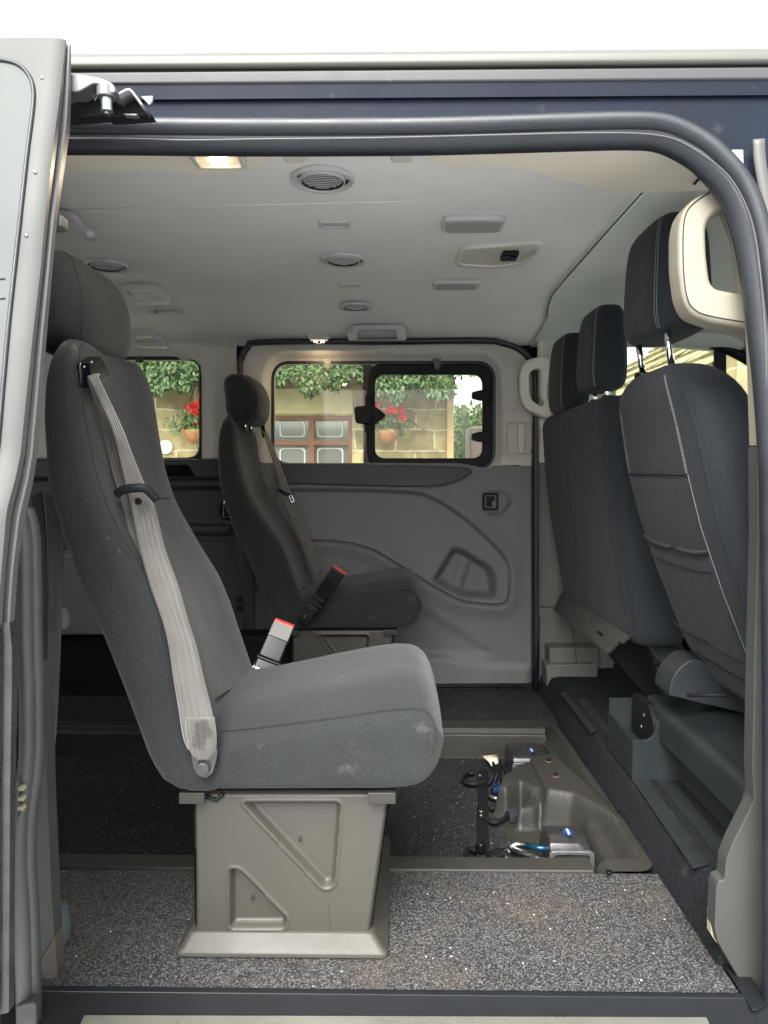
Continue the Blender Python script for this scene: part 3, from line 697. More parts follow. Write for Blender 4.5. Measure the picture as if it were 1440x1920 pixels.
# inner release handle + latch cup
ringp('release_bezel', rrect(905, 924, 935, 957, 5), rrect(909, 928, 931, 953, 3), 'plastic_black', lowp, 'Y', YF - .020, YF - .004, bevel=.002)
prism('release_handle', [(912, 930), (928, 930), (928, 938), (922, 941), (924, 950), (912, 950)], 'plastic_black', lowp, 'Y', YF - .018, YF - .006, bevel=.002)
prism('latch_grip', rnd([(972, 795), (982, 795), (985, 805), (985, 840), (982, 849), (974, 849), (971, 840), (971, 805)], 3), 'trim_cream', doorf, 'Y', YF - .012, YF + .01, bevel=.004)
prism('latch_grip', rrect(954, 796, 964, 849, 2), 'trim_cream', doorf, 'Y', YF + .001, YF + .01, bevel=.002)
# windows of the far door
fw = ringp('window', rrect(508, 676, 930, 880, 34, 8), rrect(514, 683, 920, 868, 30, 8), 'rubber', van, 'Y', YF + .028, YF + .045, bevel=.002)
prism('glass_pane', rrect(512, 680, 700, 872, 26, 8), 'window_glass', fw, 'Y', YF + .050, YF + .053, bevel=0)
prism('glass_pane', rrect(700, 696, 912, 864, 20, 8), 'window_glass', fw, 'Y', YF + .038, YF + .041, bevel=0)
prism('window_mullion', [(676, 684), (698, 684), (698, 872), (684, 872), (686, 850), (686, 705), (682, 690)], 'rubber', fw, 'Y', YF + .020, YF + .048, bevel=.002)
ringp('sliding_frame', rrect(688, 682, 924, 876, 30, 8), rrect(703, 702, 905, 859, 20, 8), 'plastic_black', fw, 'Y', YF + .004, YF + .032, bevel=.006, seg=4)
prism('window_catch', rnd([(664, 762), (700, 759), (725, 778), (700, 797), (666, 793)], 6), 'plastic_black', fw, 'Y', YF - .018, YF + .006, bevel=.006)
prism('window_catch', rrect(684, 740, 696, 812, 4), 'plastic_black', fw, 'Y', YF - .006, YF + .01, bevel=.003)
prism('window_catch', rrect(690, 770, 697, 790, 2), 'plastic_black', fw, 'Y', YF - .028, YF - .016, bevel=.003)
for y in (741, 819):
    prism('window_clip', rnd([(885, y - 6), (900, y - 10), (922, y - 10), (922, y + 10), (900, y + 10), (885, y + 6)], 3), 'plastic_black', fw, 'Y', YF - .012, YF + .008, bevel=.005)
for x in (614, 820):
    prism('blind_hook', rnd([(x - 8, 673), (x + 8, 673), (x + 5, 690), (x, 694), (x - 5, 690)], 2), 'trim_pillar', doorf, 'Y', YF - .012, YF - .001, bevel=.002)
# black aperture seal round the far door
fp = [(450, 872), (450, 700), (453, 672), (466, 650), (490, 642), (700, 641), (900, 639), (940, 643), (975, 656), (996, 680), (1003, 715), (1004, 900), (1004, 1288)]
tube('door_seal', [P(a, b, Y=2.665) for a, b in cat(fp, 5)], .011, 'rubber', van, up=(0, 1, 0), rv=.018)
prism('door_gap', [(997, 700), (1012, 700), (1012, 1296), (997, 1296)], 'plastic_black', van, 'Y', YF + .01, YF + .05, bevel=0)
prism('door_track', [(540, 1284), (1005, 1282), (1005, 1300), (540, 1302)], 'plastic_black', van, 'Y', 2.70, 2.78, bevel=.002)
for k in range(3): tube('track_rail', [P(560, 1287 + k * 5, Y=2.69), P(985 - k * 12, 1286 + k * 5, Y=2.69)], .0022, 'steel_dark', van, up=(0, 1, 0))

# --- far rear quarter
qo = [(-260, 560), (447, 640), (449, 860), (-260, 860)]
qw = rrect(150, 671, 377, 861, 26, 8)
def hq(X, Y):
    s = sdf(rrect(140, 664, 384, 872, 30), X, Y); h = -.028 * (1 - sst(-2, 22, s))
    bump_ = [(330, 655), (447, 650), (447, 860), (385, 860), (382, 700)]
    return h + .016 * (1 - sst(-4, 14, sdf(bump_, X, Y)))
qt = relief('quarter_trim', qo, [rrect(152, 673, 375, 870, 24, 8)], hq, 5, 'trim_beige', van, 'Y', YF, solid=.004)
qwf = ringp('window', rrect(146, 668, 381, 870, 28, 8), rrect(154, 675, 373, 858, 24, 8), 'rubber', van, 'Y', YF + .026, YF + .04, bevel=.002)
prism('glass_pane', rrect(150, 671, 377, 864, 26, 8), 'window_glass', qwf, 'Y', YF + .046, YF + .049, bevel=0)
prism('blind_hook', rrect(254, 668, 268, 680, 3), 'brown_trim', qt, 'Y', YF - .012, YF - .001, bevel=.003)
def hql(X, Y):
    h = np.zeros(X.shape)
    h = h + .02 * (1 - sst(-3, 3, sdf([(-300, 862), (460, 862), (460, 898), (-300, 898)], X, Y)))
    h = h - .02 * (1 - sst(-5, 2, sdf(rrect(100, 914, 428, 985, 12), X, Y)))
    h = h + .012 * (1 - sst(-4, 4, sdf(rrect(100, 985, 432, 1001, 6), X, Y)))
    s = sdf(rrect(250, 1017, 431, 1098, 9), X, Y); h = h - .004 * (1 - sst(0, 2.2, np.abs(s)))
    h = h + .02 * (1 - sst(-3, 8, sdf([(440, 900), (500, 900), (500, 1330), (478, 1330)], X, Y)))
    return h
ql = relief('quarter_panel', [(-260, 860), (449, 860), (480, 1000), (480, 1330), (-260, 1330)], [], hql, 3.2, 'trim_darkgrey', van, 'Y', YF - .001, solid=.004)
prism('ledge_strip', [(100, 872), (352, 872), (366, 893), (100, 893)], 'plastic_gloss', ql, 'Y', YF - .026, YF, bevel=.003)
# round cup with a D shaped ring
c = P(430, 957, Y=YF - .012); cyl('anchor_cup', c, .040, .01, 'plastic_black', ql, 'Y', n=36)
dp = [(421, 941), (425, 941), (440, 952), (443, 960), (440, 966), (424, 970), (420, 968), (419, 962)]
tube('anchor_ring', [P(a, b, Y=YF - .018) for a, b in cat(dp, 4, True)], .0022, 'chrome', ql, closed=True, n=8)
tube('anchor_ring', [P(a, b, Y=YF - .018) for a, b in ((427, 946), (424, 964))], .002, 'steel', ql, n=8)
for y in (1125, 1141):
    ringp('charge_socket', rrect(443, y - 5, 461, y + 5, 2), rrect(446, y - 3, 458, y + 3, 1), 'plastic_black', ql, 'Y', YF - .006, YF, bevel=.0008)
    prism('charge_socket', rrect(449, y - 2, 456, y + 1, .5), 'plastic_gloss', ql, 'Y', YF - .004, YF, bevel=0)
# rear wheel box, pale then black
prism('wheel_box', [(-200, 1040), (240, 1040), (260, 1192), (-200, 1192)], 'trim_grey', van, 'Y', 2.56, 2.70, bevel=.01)
prism('wheel_box', [(-200, 1192), (560, 1192), (560, 1345), (-200, 1345)], 'plastic_black', van, 'Y', 2.60, 2.71, bevel=.004)

# --- far B pillar and cab side
def hb(X, Y): return .012 * (1 - sst(-6, 14, sdf([(1035, 600), (1100, 600), (1130, 1300), (1040, 1300)], X, Y)))
relief('pillar_trim', [(1008, 630), (1150, 630), (1150, 868), (1010, 868)], [], hb, 5, 'trim_cream', van, 'Y', 2.69, solid=.004)
relief('pillar_trim', [(1006, 868), (1150, 868), (1150, 1292), (1010, 1330)], [], hb, 5, 'trim_pillar', van, 'Y', 2.691, solid=.004)
pf = prism('pillar_foot', rnd([(1030, 1215), (1120, 1214), (1122, 1284), (1032, 1290)], 5), 'trim_pillar', van, 'Y', 2.60, 2.69, bevel=.008)
prism('pillar_foot', rnd([(1024, 1247), (1118, 1245), (1122, 1295), (1028, 1320)], 5), 'trim_pillar', van, 'Y', 2.57, 2.66, bevel=.008)
tube('joint', [P(1008, 1138, Y=2.683), P(1062, 1138, Y=2.683)], .0015, 'seam', pf, n=6)
tube('joint', [P(1072, 1165, Y=2.676), P(1078, 1216, Y=2.59), P(1086, 1284, Y=2.565)], .0012, 'seam', pf, n=6)
# far grab handle on the pillar: closed loop
ho = rnd([(1026, 665), (1030, 690), (1024, 745), (1037, 768), (1030, 787), (985, 768), (974, 740), (974, 695), (985, 675)], 12, 5)
hi = rnd([(1010, 690), (1014, 700), (1012, 740), (1020, 758), (1014, 762), (1000, 752), (993, 740), (992, 702), (997, 694)], 5, 5)
ringp('pillar_handle', ho, hi, 'trim_cream', van, 'Y', 2.60, 2.645, bevel=.008, seg=4)
for y in (680, 770): q = P(1026, y, Y=2.64); box('handle_mount', q.x - .02, 2.64, q.z - .018, q.x + .03, 2.69, q.z + .018, 'trim_cream', van, bevel=.006)
# cab far door with window
arc = cat([(1120, 634), (1200, 632), (1260, 634), (1310, 640), (1360, 655), (1400, 675), (1440, 700), (1500, 745)], 5)
tube('cab_window_frame', [P(a, b, Y=2.74) for a, b in arc], .014, 'plastic_black', van, rv=.03)
cg = mesh('cab_window', [P(1130, 634, Y=2.77), P(1200, 632, Y=2.77), P(1260, 634, Y=2.77), P(1310, 640, Y=2.77), P(1360, 655, Y=2.77), P(1400, 675, Y=2.77), P(1500, 745, Y=2.77), P(1500, 850, Y=2.77), P(1130, 850, Y=2.77)], [list(range(9))], 'cab_glass', van, solid=.003)
prism('window_bar', [(1344, 640), (1362, 646), (1364, 860), (1345, 860)], 'plastic_black', van, 'Y', 2.745, 2.775, bevel=.002)
prism('cab_door', [(1130, 845), (1700, 845), (1700, 1330), (1130, 1330)], 'trim_darkgrey', van, 'Y', 2.74, 2.80, bevel=.01)
prism('pillar_trim', [(1118, 630), (1160, 630), (1150, 860), (1118, 860)], 'trim_cream', van, 'Y', 2.70, 2.76, bevel=.004)
# cab side headliner fall (slopes down to the window)
V = []; A = [(1013, 632), (1100, 628), (1200, 628), (1260, 630), (1310, 634), (1360, 648), (1400, 668), (1440, 694), (1500, 740)]
A = cat(A, 3)
for (a, b) in A:
    q = P(a, b, Y=2.745); V.append(q)
for (a, b) in A:
    q = P(a, b, Y=2.745); f = float(sst(.62, 1.3, np.array(q.x))); V.append(Vector((q.x, 2.745 - .10 - .30 * f, zc(2.6) + .002 - .04 * f)))
n = len(A)
mesh('cab_side_liner', V, [[i, i + 1, n + i + 1, n + i] for i in range(n - 1)], 'headliner_cab', van, solid=.006)
# outer skin of the far side, rear and bulk behind the trims
boxes('outer_shell', [(FX0, 2.80, -.3, .80, 2.83, .70), (FX0, 2.80, 1.22, .80, 2.83, 1.40), (.80, 2.80, 1.34, 2.1, 2.83, 1.40), (FX0, 1.13, 1.355, 2.1, 2.83, 1.385), (-.118, 2.785, .70, -.092, 2.80, 1.3) , (.80, 2.80, -.3, 2.1, 2.83, .85), (.44, 2.79, .70, .80, 2.83, 1.3), (-.715, 2.79, .70, -.50, 2.83, 1.3), (FX0 - .02, 1.1, -.3, FX0, 2.8, .85)], 'black_paint', van)
bpy.data.objects['outer_shell'].data  # keep

# =================================================================== NEAR SIDE BODY: roof edge, drip rail, track, aperture seal
def hor(name, prof, x0, x1, m, n=2, slope=0, parent=van, bevel=0):
    """profile (y,z) extruded in X"""
    V = [(x0, a, b) for a, b in prof] + [(x1, a, b + slope) for a, b in prof]; k = len(prof)
    F = [[i, (i + 1) % k, k + (i + 1) % k, k + i] for i in range(k)] + [list(range(k)), list(range(2 * k - 1, k - 1, -1))]
    o = mesh(name, V, F, m, parent, bevel=bevel); fixn(o); return o
def zy(py, Y): return P(720, py, Y=Y).z
YR = 1.13
# roof edge: rounded pale lip
pr = [(YR, zy(124.5, YR)), (YR - .004, zy(120, YR)), (YR - .004, zy(108, YR)), (YR - .001, zy(101, YR)), (YR + .006, zy(97, YR + .006)), (YR + .04, zy(97, YR + .03) + .006), (YR + .3, zy(97, YR + .03) + .03), (YR + .3, zy(124, YR))]
hor('roof', pr, FX0, 2.2, 'body_white', bevel=.002)
hor('roof_gap', [(YR + .005, zy(131, YR)), (YR + .005, zy(122, YR)), (YR + .03, zy(122, YR)), (YR + .03, zy(131, YR))], FX0, 2.2, 'plastic_black')
hor('drip_rail', [(YR + .002, zy(131, YR)), (YR - .003, zy(134, YR)), (YR - .003, zy(154, YR)), (YR + .004, zy(158.5, YR)), (YR + .03, zy(158.5, YR)), (YR + .03, zy(130, YR))], FX0, 2.2, 'drip_rail', bevel=.002)
# sliding track channel, dark
ch0, ch1 = zy(157, YR + .03), zy(232, YR + .01)
hor('track_channel', [(YR + .03, ch0 + .02), (YR + .045, ch0), (YR + .06, (ch0 + ch1) / 2), (YR + .04, ch1 + .003), (YR + .012, ch1), (YR + .012, ch1 - .006), (YR + .08, ch1 - .006), (YR + .09, ch0 + .02)], FX0, 2.2, 'black_paint', bevel=.002)
tube('track_lip', [P(150, 216, Y=YR + .01), P(720, 216, Y=YR + .01), P(990, 220, Y=YR + .01)], .0022, 'steel', van, n=8)
# aperture seal: outer bulb and inner lip, following the photographed doorway
sp = [(-60, 236, 1.14), (200, 236, 1.14), (500, 238, 1.14), (800, 236, 1.14), (1050, 229, 1.14), (1180, 226, 1.14), (1245, 231, 1.14), (1300, 254, 1.138), (1345, 287, 1.134), (1391, 342, 1.130), (1419, 410, 1.125), (1438, 500, 1.12), (1454, 620, 1.11), (1468, 760, 1.10), (1478, 950, 1.09), (1482, 1300, 1.08), (1482, 1600, 1.075), (1482, 2100, 1.07)]
spw = [P(a, b + 4, Y=c_) for a, b, c_ in sp]
spc = cat([tuple(v) for v in spw], 6)
seal = tube('aperture_seal', spc, .0155, 'rubber', van, up=(0, 1, 0), rv=.020, n=16)
lip = [(-.010, -.010), (-.020, -.007), (-.031, .004), (-.034, .016), (-.031, .022), (-.018, .02), (-.008, .012)]
sweep('seal_lip', spc, lip, 'rubber', seal, up=(0, 1, 0))
bd_ = [(-60, 261), (200, 260), (350, 263), (500, 261), (700, 259), (950, 253), (1080, 250), (1180, 250), (1240, 255), (1280, 268), (1328, 298), (1368, 333), (1398, 385), (1415, 440), (1426, 520), (1434, 625), (1439, 760), (1443, 950), (1445, 1500), (1445, 2100)]
tube('seal_bead', cat([tuple(P(a, b, Y=1.108 - .03 * max(0, min(1, (b - 400) / 1200)))) for a, b in bd_], 5), .0016, 'rubber_grey', seal, n=8)
# painted jamb panel behind the seal, right part
jo = [tuple(p_) for p_ in cat([(-200, 222), (600, 222), (980, 220), (1180, 220), (1260, 228), (1320, 262), (1372, 318), (1406, 390), (1425, 480), (1436, 600), (1444, 760), (1446, 1000), (1446, 1930)], 5)]
jo = jo + [(2100, 1930), (2100, 155), (-200, 155)]
jamb = prism('door_jamb', jo, 'jamb_paint', van, 'Y', 1.136, 1.15, bevel=.002)
prism('jamb_label', [(1372, 281), (1393, 281), (1394, 309), (1376, 292)], 'white_plastic', jamb, 'Y', 1.1345, 1.136, bevel=0)
sweep('jamb_seal', [P(a, b, Y=1.12) for a, b in cat([(1422, 262), (1424, 300), (1430, 340), (1440, 400), (1450, 500)], 4)], [(-.008, -.003), (.008, -.003), (.008, .003), (-.008, .003)], 'flange_silver', jamb)
for s_ in range(14):
    a = random.uniform(1290, 1430); b = random.uniform(245, 300)
# outer body panels beyond the frame so that the shell is whole
boxes('outer_shell', [(.62, 1.07, -.35, 2.1, 1.10, .80), (1.3, 1.10, .8, 1.36, 1.13, 1.33), (FX0, 1.10, -.35, -.62, 1.13, 1.33)], 'body_silver', van)

# sill
sl = hor('sill_tread', [(1.102, -.004), (1.10, .004), (1.085, .003), (1.06, -.010), (1.03, -.014), (1.02, -.05), (1.02, -.3), (1.11, -.3), (1.11, -.004)], FX0, 2.1, 'plastic_black', bevel=.002)
for k in range(2): tube('sill_rib', [(-2, 1.088 - k * .010, .0025 - k * .005), (.6, 1.088 - k * .010, .0025 - k * .005)], .0014, 'trim_dark', sl, n=6)
prism('sill_plate', [tuple(W2(158, 1908, -.011)), tuple(W2(1325, 1912, -.011)), tuple(W2(1345, 1960, -.011)), tuple(W2(135, 1960, -.011))], 'sill_metal', sl, 'Z', -.0115, -.006, px=False, bevel=.002)

# near B pillar trim (right edge of the frame)
bt_ = rnd([(1420, 838), (1440, 832), (1446, 1000), (1446, 1900), (1415, 1888), (1378, 1822), (1345, 1765), (1340, 1740), (1343, 1665), (1347, 1653), (1358, 1650), (1362, 1612), (1372, 1585), (1415, 1500), (1411, 1440), (1416, 1200), (1421, 1000)], 4)
lowb = prism('pillar_trim', bt_, 'trim_near', van, 'Y', 1.135, 1.165, bevel=.004, seg=4)
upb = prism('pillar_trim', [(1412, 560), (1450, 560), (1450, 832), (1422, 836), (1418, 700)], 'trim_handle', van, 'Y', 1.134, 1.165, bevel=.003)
prism('foam_strip', rnd([(1333, 1710), (1345, 1702), (1345, 1770), (1333, 1752)], 4), 'foam', lowb, 'Y', 1.15, 1.165, bevel=.002)
# dark scuff flank below the pillar trim
prism('scuff_strip', [(1318, 1750), (1345, 1735), (1440, 1885), (1420, 1897), (1409, 1896)], 'plastic_black', van, 'Z', .0005, .004, bevel=.001)
# big grab handle on the near B pillar
go = rnd([(1350, 343), (1392, 335), (1425, 420), (1434, 560), (1434, 622), (1335, 604), (1296, 590), (1281, 560), (1273, 500), (1273, 430), (1281, 395), (1300, 372)], [6, 4, 20, 20, 4, 10, 18, 18, 20, 20, 18, 18], 5)
gi = rnd([(1364, 388), (1372, 385), (1393, 440), (1400, 500), (1402, 552), (1372, 546), (1344, 541), (1333, 528), (1327, 480), (1325, 430), (1330, 412), (1342, 400)], [2, 2, 10, 10, 2, 4, 8, 8, 8, 8, 8, 6], 5)
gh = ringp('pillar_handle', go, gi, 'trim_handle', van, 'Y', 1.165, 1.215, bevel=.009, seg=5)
tube('joint', [P(a, b, Y=1.1645) for a, b in cat([(1348, 349), (1302, 380), (1286, 402), (1281, 440), (1282, 510), (1288, 555), (1300, 578), (1330, 592), (1415, 607)], 5)], .0009, 'seam', gh, n=6)

# =================================================================== SLIDING DOOR (slid back, left edge of the picture)
XD = -.4366
oe = [(73, 122), (170, 112), (260, 100), (400, 84), (500, 75), (620, 61), (760, 46), (850, 37), (895, 28), (930, 18), (960, 10), (1000, 7), (1080, 0), (1170, -6), (1230, -6), (1500, -8), (1930, -10)]
ie = [(73, 131), (170, 131), (225, 129), (260, 124), (400, 105), (500, 96), (620, 86), (760, 76), (850, 69), (900, 62), (940, 54), (975, 46), (1030, 38), (1080, 32), (1172, 26), (1190, 28), (1230, 33), (1300, 33), (1500, 29), (1930, 27)]
pyl = np.array(sorted(set([73, 100, 130, 170] + list(range(200, 1930, 25)) + [1930])))
def Yof(px_, py_): return P(px_, py_, X=XD).y
col_t = [0, .10, .30, .34, .52, .60, .64, .94, 1.0]
col_dx = [-.000, .0, .0, -.010, -.010, 0, 0.002, .002, -.004]
col_m = [0, 0, 1, 1, 1, 0, 0, 0]
rows = []
for py in pyl:
    o_x = np.interp(py, *zip(*oe)); i_x = np.interp(py, *zip(*ie))
    a = P(o_x, py, X=XD); b = P(i_x, py, X=XD)
    row = []
    yo = a.y; z = a.z
    # outer skin going left, gently curved
    for dx in (-1.3, -.9, -.5, -.3, -.15, -.06, -.02, -.006): row.append(Vector((XD + dx, yo - .004 * (1 if dx < -.01 else .5) - .0 * dx, z)))
    for t_, dx in zip(col_t, col_dx): row.append(Vector((XD + dx, yo + (b.y - yo) * t_ + (.002 if t_ == 0 else 0), z)))
    row.append(Vector((XD - .012, b.y + .002, z))); row.append(Vector((XD - 1.3, b.y + .002, z)))
    rows.append(row)
nR = len(rows); nC = len(rows[0]); V = [v for r_ in rows for v in r_]; F = []; mi = []
for i in range(nR - 1):
    for j in range(nC - 1):
        F.append([i * nC + j, i * nC + j + 1, (i + 1) * nC + j + 1, (i + 1) * nC + j])
        py = pyl[i]
        k = 0
        if 8 <= j < 8 + 8:
            k = 1 if col_t[j - 8] in (.30, .34, .52) else 2
            if py > 1170: k = 3
        if py > 1170 and j >= 7: k = 3
        mi.append(k)
F += [[j for j in range(nC)], [(nR - 1) * nC + j for j in range(nC)]]; mi += [0, 0]
sdoor = mesh('sliding_door', V, F, None, van, mats=['body_silver', 'rubber', 'flange_silver', 'steel_dark'], midx=mi)
es = sdoor.modifiers.new('es', 'EDGE_SPLIT'); es.split_angle = R(40)
fixn(sdoor)
# window of the sliding door
def surfY(z):
    zs = [rows[i][3].z for i in range(nR)][::-1]; yy_ = [rows[i][3].y for i in range(nR)][::-1]
    return float(np.interp(z, zs, yy_))
def onskin(px_, py_, d=0):
    y = .93
    for _ in range(5): q = P(px_, py_, Y=y); y = surfY(q.z)
    q = P(px_, py_, Y=y - d); return q
gp = cat([(-120, 108), (-40, 111), (10, 114), (38, 124), (56, 145), (63, 172), (61, 210), (52, 280), (42, 370), (30, 480), (17, 600), (6, 720), (-6, 850), (-20, 890), (-60, 905), (-140, 910)], 5)
gpw = [onskin(a, b, .0012) for a, b in gp]
tube('window_gasket', gpw, .0026, 'rubber', sdoor, up=(0, 1, 0), rv=.003)
GV = [onskin(a, b, .0008) for a, b in gp]; n = len(GV)
mid = [Vector((-1.4, v.y, v.z)) for v in GV]
mat('door_glass', (.066, .076, .072), .5, spec=.25)
mat('privacy_glass', (.23, .25, .24), .12, coat=1, metal=.3)
mesh('window_glass', GV + mid, [[i, i + 1, n + i + 1, n + i] for i in range(n - 1)], 'door_glass', sdoor, smooth=True)
for q_ in ((78, 145), (65, 322), (48, 441)):
    q = onskin(*q_, .0015); cyl('rivet', q, .0022, .003, 'steel', sdoor, 'Y', bevel=0, n=10)
for y in (523, 560): tube('glass_print', [onskin(-6, y, .002), onskin(9, y - 1, .002)], .0007, 'rubber', sdoor, n=6)
# top hinge arm with roller
arm = [tuple(p_) for p_ in cat([(110, 141), (140, 138), (165, 141), (195, 148), (212, 158), (216, 170), (208, 174), (190, 160), (175, 157), (160, 165), (145, 172), (125, 172), (108, 178)], 4)]
armo = prism('hinge_arm', arm, 'galv', sdoor, 'Y', 1.02, 1.05, bevel=.003)
prism('hinge_arm', [(100, 176), (120, 172), (150, 172), (175, 160), (195, 172), (205, 200), (200, 215), (110, 222)], 'plastic_black', sdoor, 'Y', 1.055, 1.08, bevel=.003)
c = P(200, 176, Y=1.03); cyl('roller_bolt', c - Vector((0, 0, .006)), .013, .014, 'galv', armo, 'Z'); cyl('roller_bolt', c - Vector((0, 0, .024)), .008, .018, 'steel', armo, 'Z'); cyl('roller_bolt', c - Vector((0, 0, .028)), .0045, .006, 'steel_dark', armo, 'Z')
bw = [P(a, b, Y=1.05) for a, b in cat([(192, 180), (212, 182), (226, 190), (236, 184), (250, 179), (262, 192), (275, 210)], 4)]
sweep('roller_bracket', bw, [(-.002, -.016), (.002, -.016), (.002, .016), (-.002, .016)], 'galv', sdoor, up=(0, 1, 0))
prism('roller_bracket', [(185, 190), (205, 188), (225, 198), (250, 186), (265, 195), (285, 215), (200, 220)], 'plastic_black', sdoor, 'Y', 1.06, 1.085, bevel=.002)
prism('roller_bracket', [(263, 180), (287, 179), (286, 190), (280, 198)], 'galv', sdoor, 'Y', 1.07, 1.075, bevel=.001)
prism('roller_bracket', [(170, 174), (177, 180), (184, 176), (180, 187), (176, 188)], 'steel', sdoor, 'Y', 1.045, 1.05, bevel=.001)
prism('roller_bracket', [(230, 212), (258, 213), (256, 217), (234, 216)], 'galv', sdoor, 'Y', 1.05, 1.06, bevel=.001)
# little catch on the door edge
q = P(118, 421, Y=1.0); box('striker', q.x - .012, .99, q.z - .008, q.x - .002, 1.01, q.z + .008, 'galv', sdoor, bevel=.002); box('striker', q.x - .004, .985, q.z - .007, q.x + .004, 1.01, q.z + .009, 'galv', sdoor, bevel=.003)

# --- C pillar side: rubber seal and trims at left
lp = cat([(52, 955, 1.10), (62, 990, 1.095), (66, 1050, 1.09), (68, 1200, 1.085), (71, 1300, 1.08), (71, 1410, 1.078), (64, 1480, 1.075), (57, 1540, 1.072), (56, 1620, 1.07), (62, 1720, 1.068), (66, 1880, 1.065), (66, 1930, 1.06)], 6)
s2 = tube('aperture_seal', [P(a - 20, b, Y=c_ - .012) for a, b, c_ in lp], .0115, 'rubber_grey', van, rv=.014, n=14)
tube('seal_lip', [P(a, b, Y=c_) for a, b, c_ in lp], .0085, 'rubber_grey', s2, rv=.012, n=12)
tube('seal_bead', [P(a - 7, b, Y=c_ - .011) for a, b, c_ in lp], .0016, 'rubber_grey', s2, n=8)
prism('contact_block', [(28, 1466), (34, 1462), (35, 1500), (32, 1535), (27, 1536)], 'drip_rail', van, 'Y', 1.04, 1.06, bevel=.002)
for y in (1477, 1496, 1514):
    q = P(41, y, Y=1.045); box('contact_pin', q.x - .004, 1.04, q.z - .003, q.x + .004, 1.05, q.z + .003, 'foam', van, bevel=.001)
prism('pillar_trim', rnd([(76, 1240), (81, 1262), (85, 1330), (88, 1480), (93, 1600), (98, 1700), (102, 1755), (74, 1802), (60, 1800), (50, 1500), (60, 1300)], 3), 'trim_near', van, 'Y', 1.12, 1.15, bevel=.003)
prism('pillar_trim', [(74, 1802), (102, 1755), (105, 1800), (107, 1830), (99, 1855), (92, 1890), (60, 1910), (60, 1800)], 'brown_trim', van, 'Y', 1.121, 1.15, bevel=.002)
tube('seat_bracket', [P(a, b, Y=1.22) for a, b in cat([(108, 1700), (116, 1725), (117, 1760), (112, 1800), (106, 1830)], 5)], .013, 'bluegrey', van, rv=.02, n=12, scale=None)
prism('seat_bracket', rrect(98, 1838, 125, 1892, 5), 'plastic_black', van, 'Y', 1.13, 1.2, bevel=.004)
prism('sill_end_cap', [(28, 1888), (60, 1880), (68, 1888), (68, 1930), (28, 1930)], 'drip_rail', van, 'Y', 1.03, 1.05, bevel=.004)

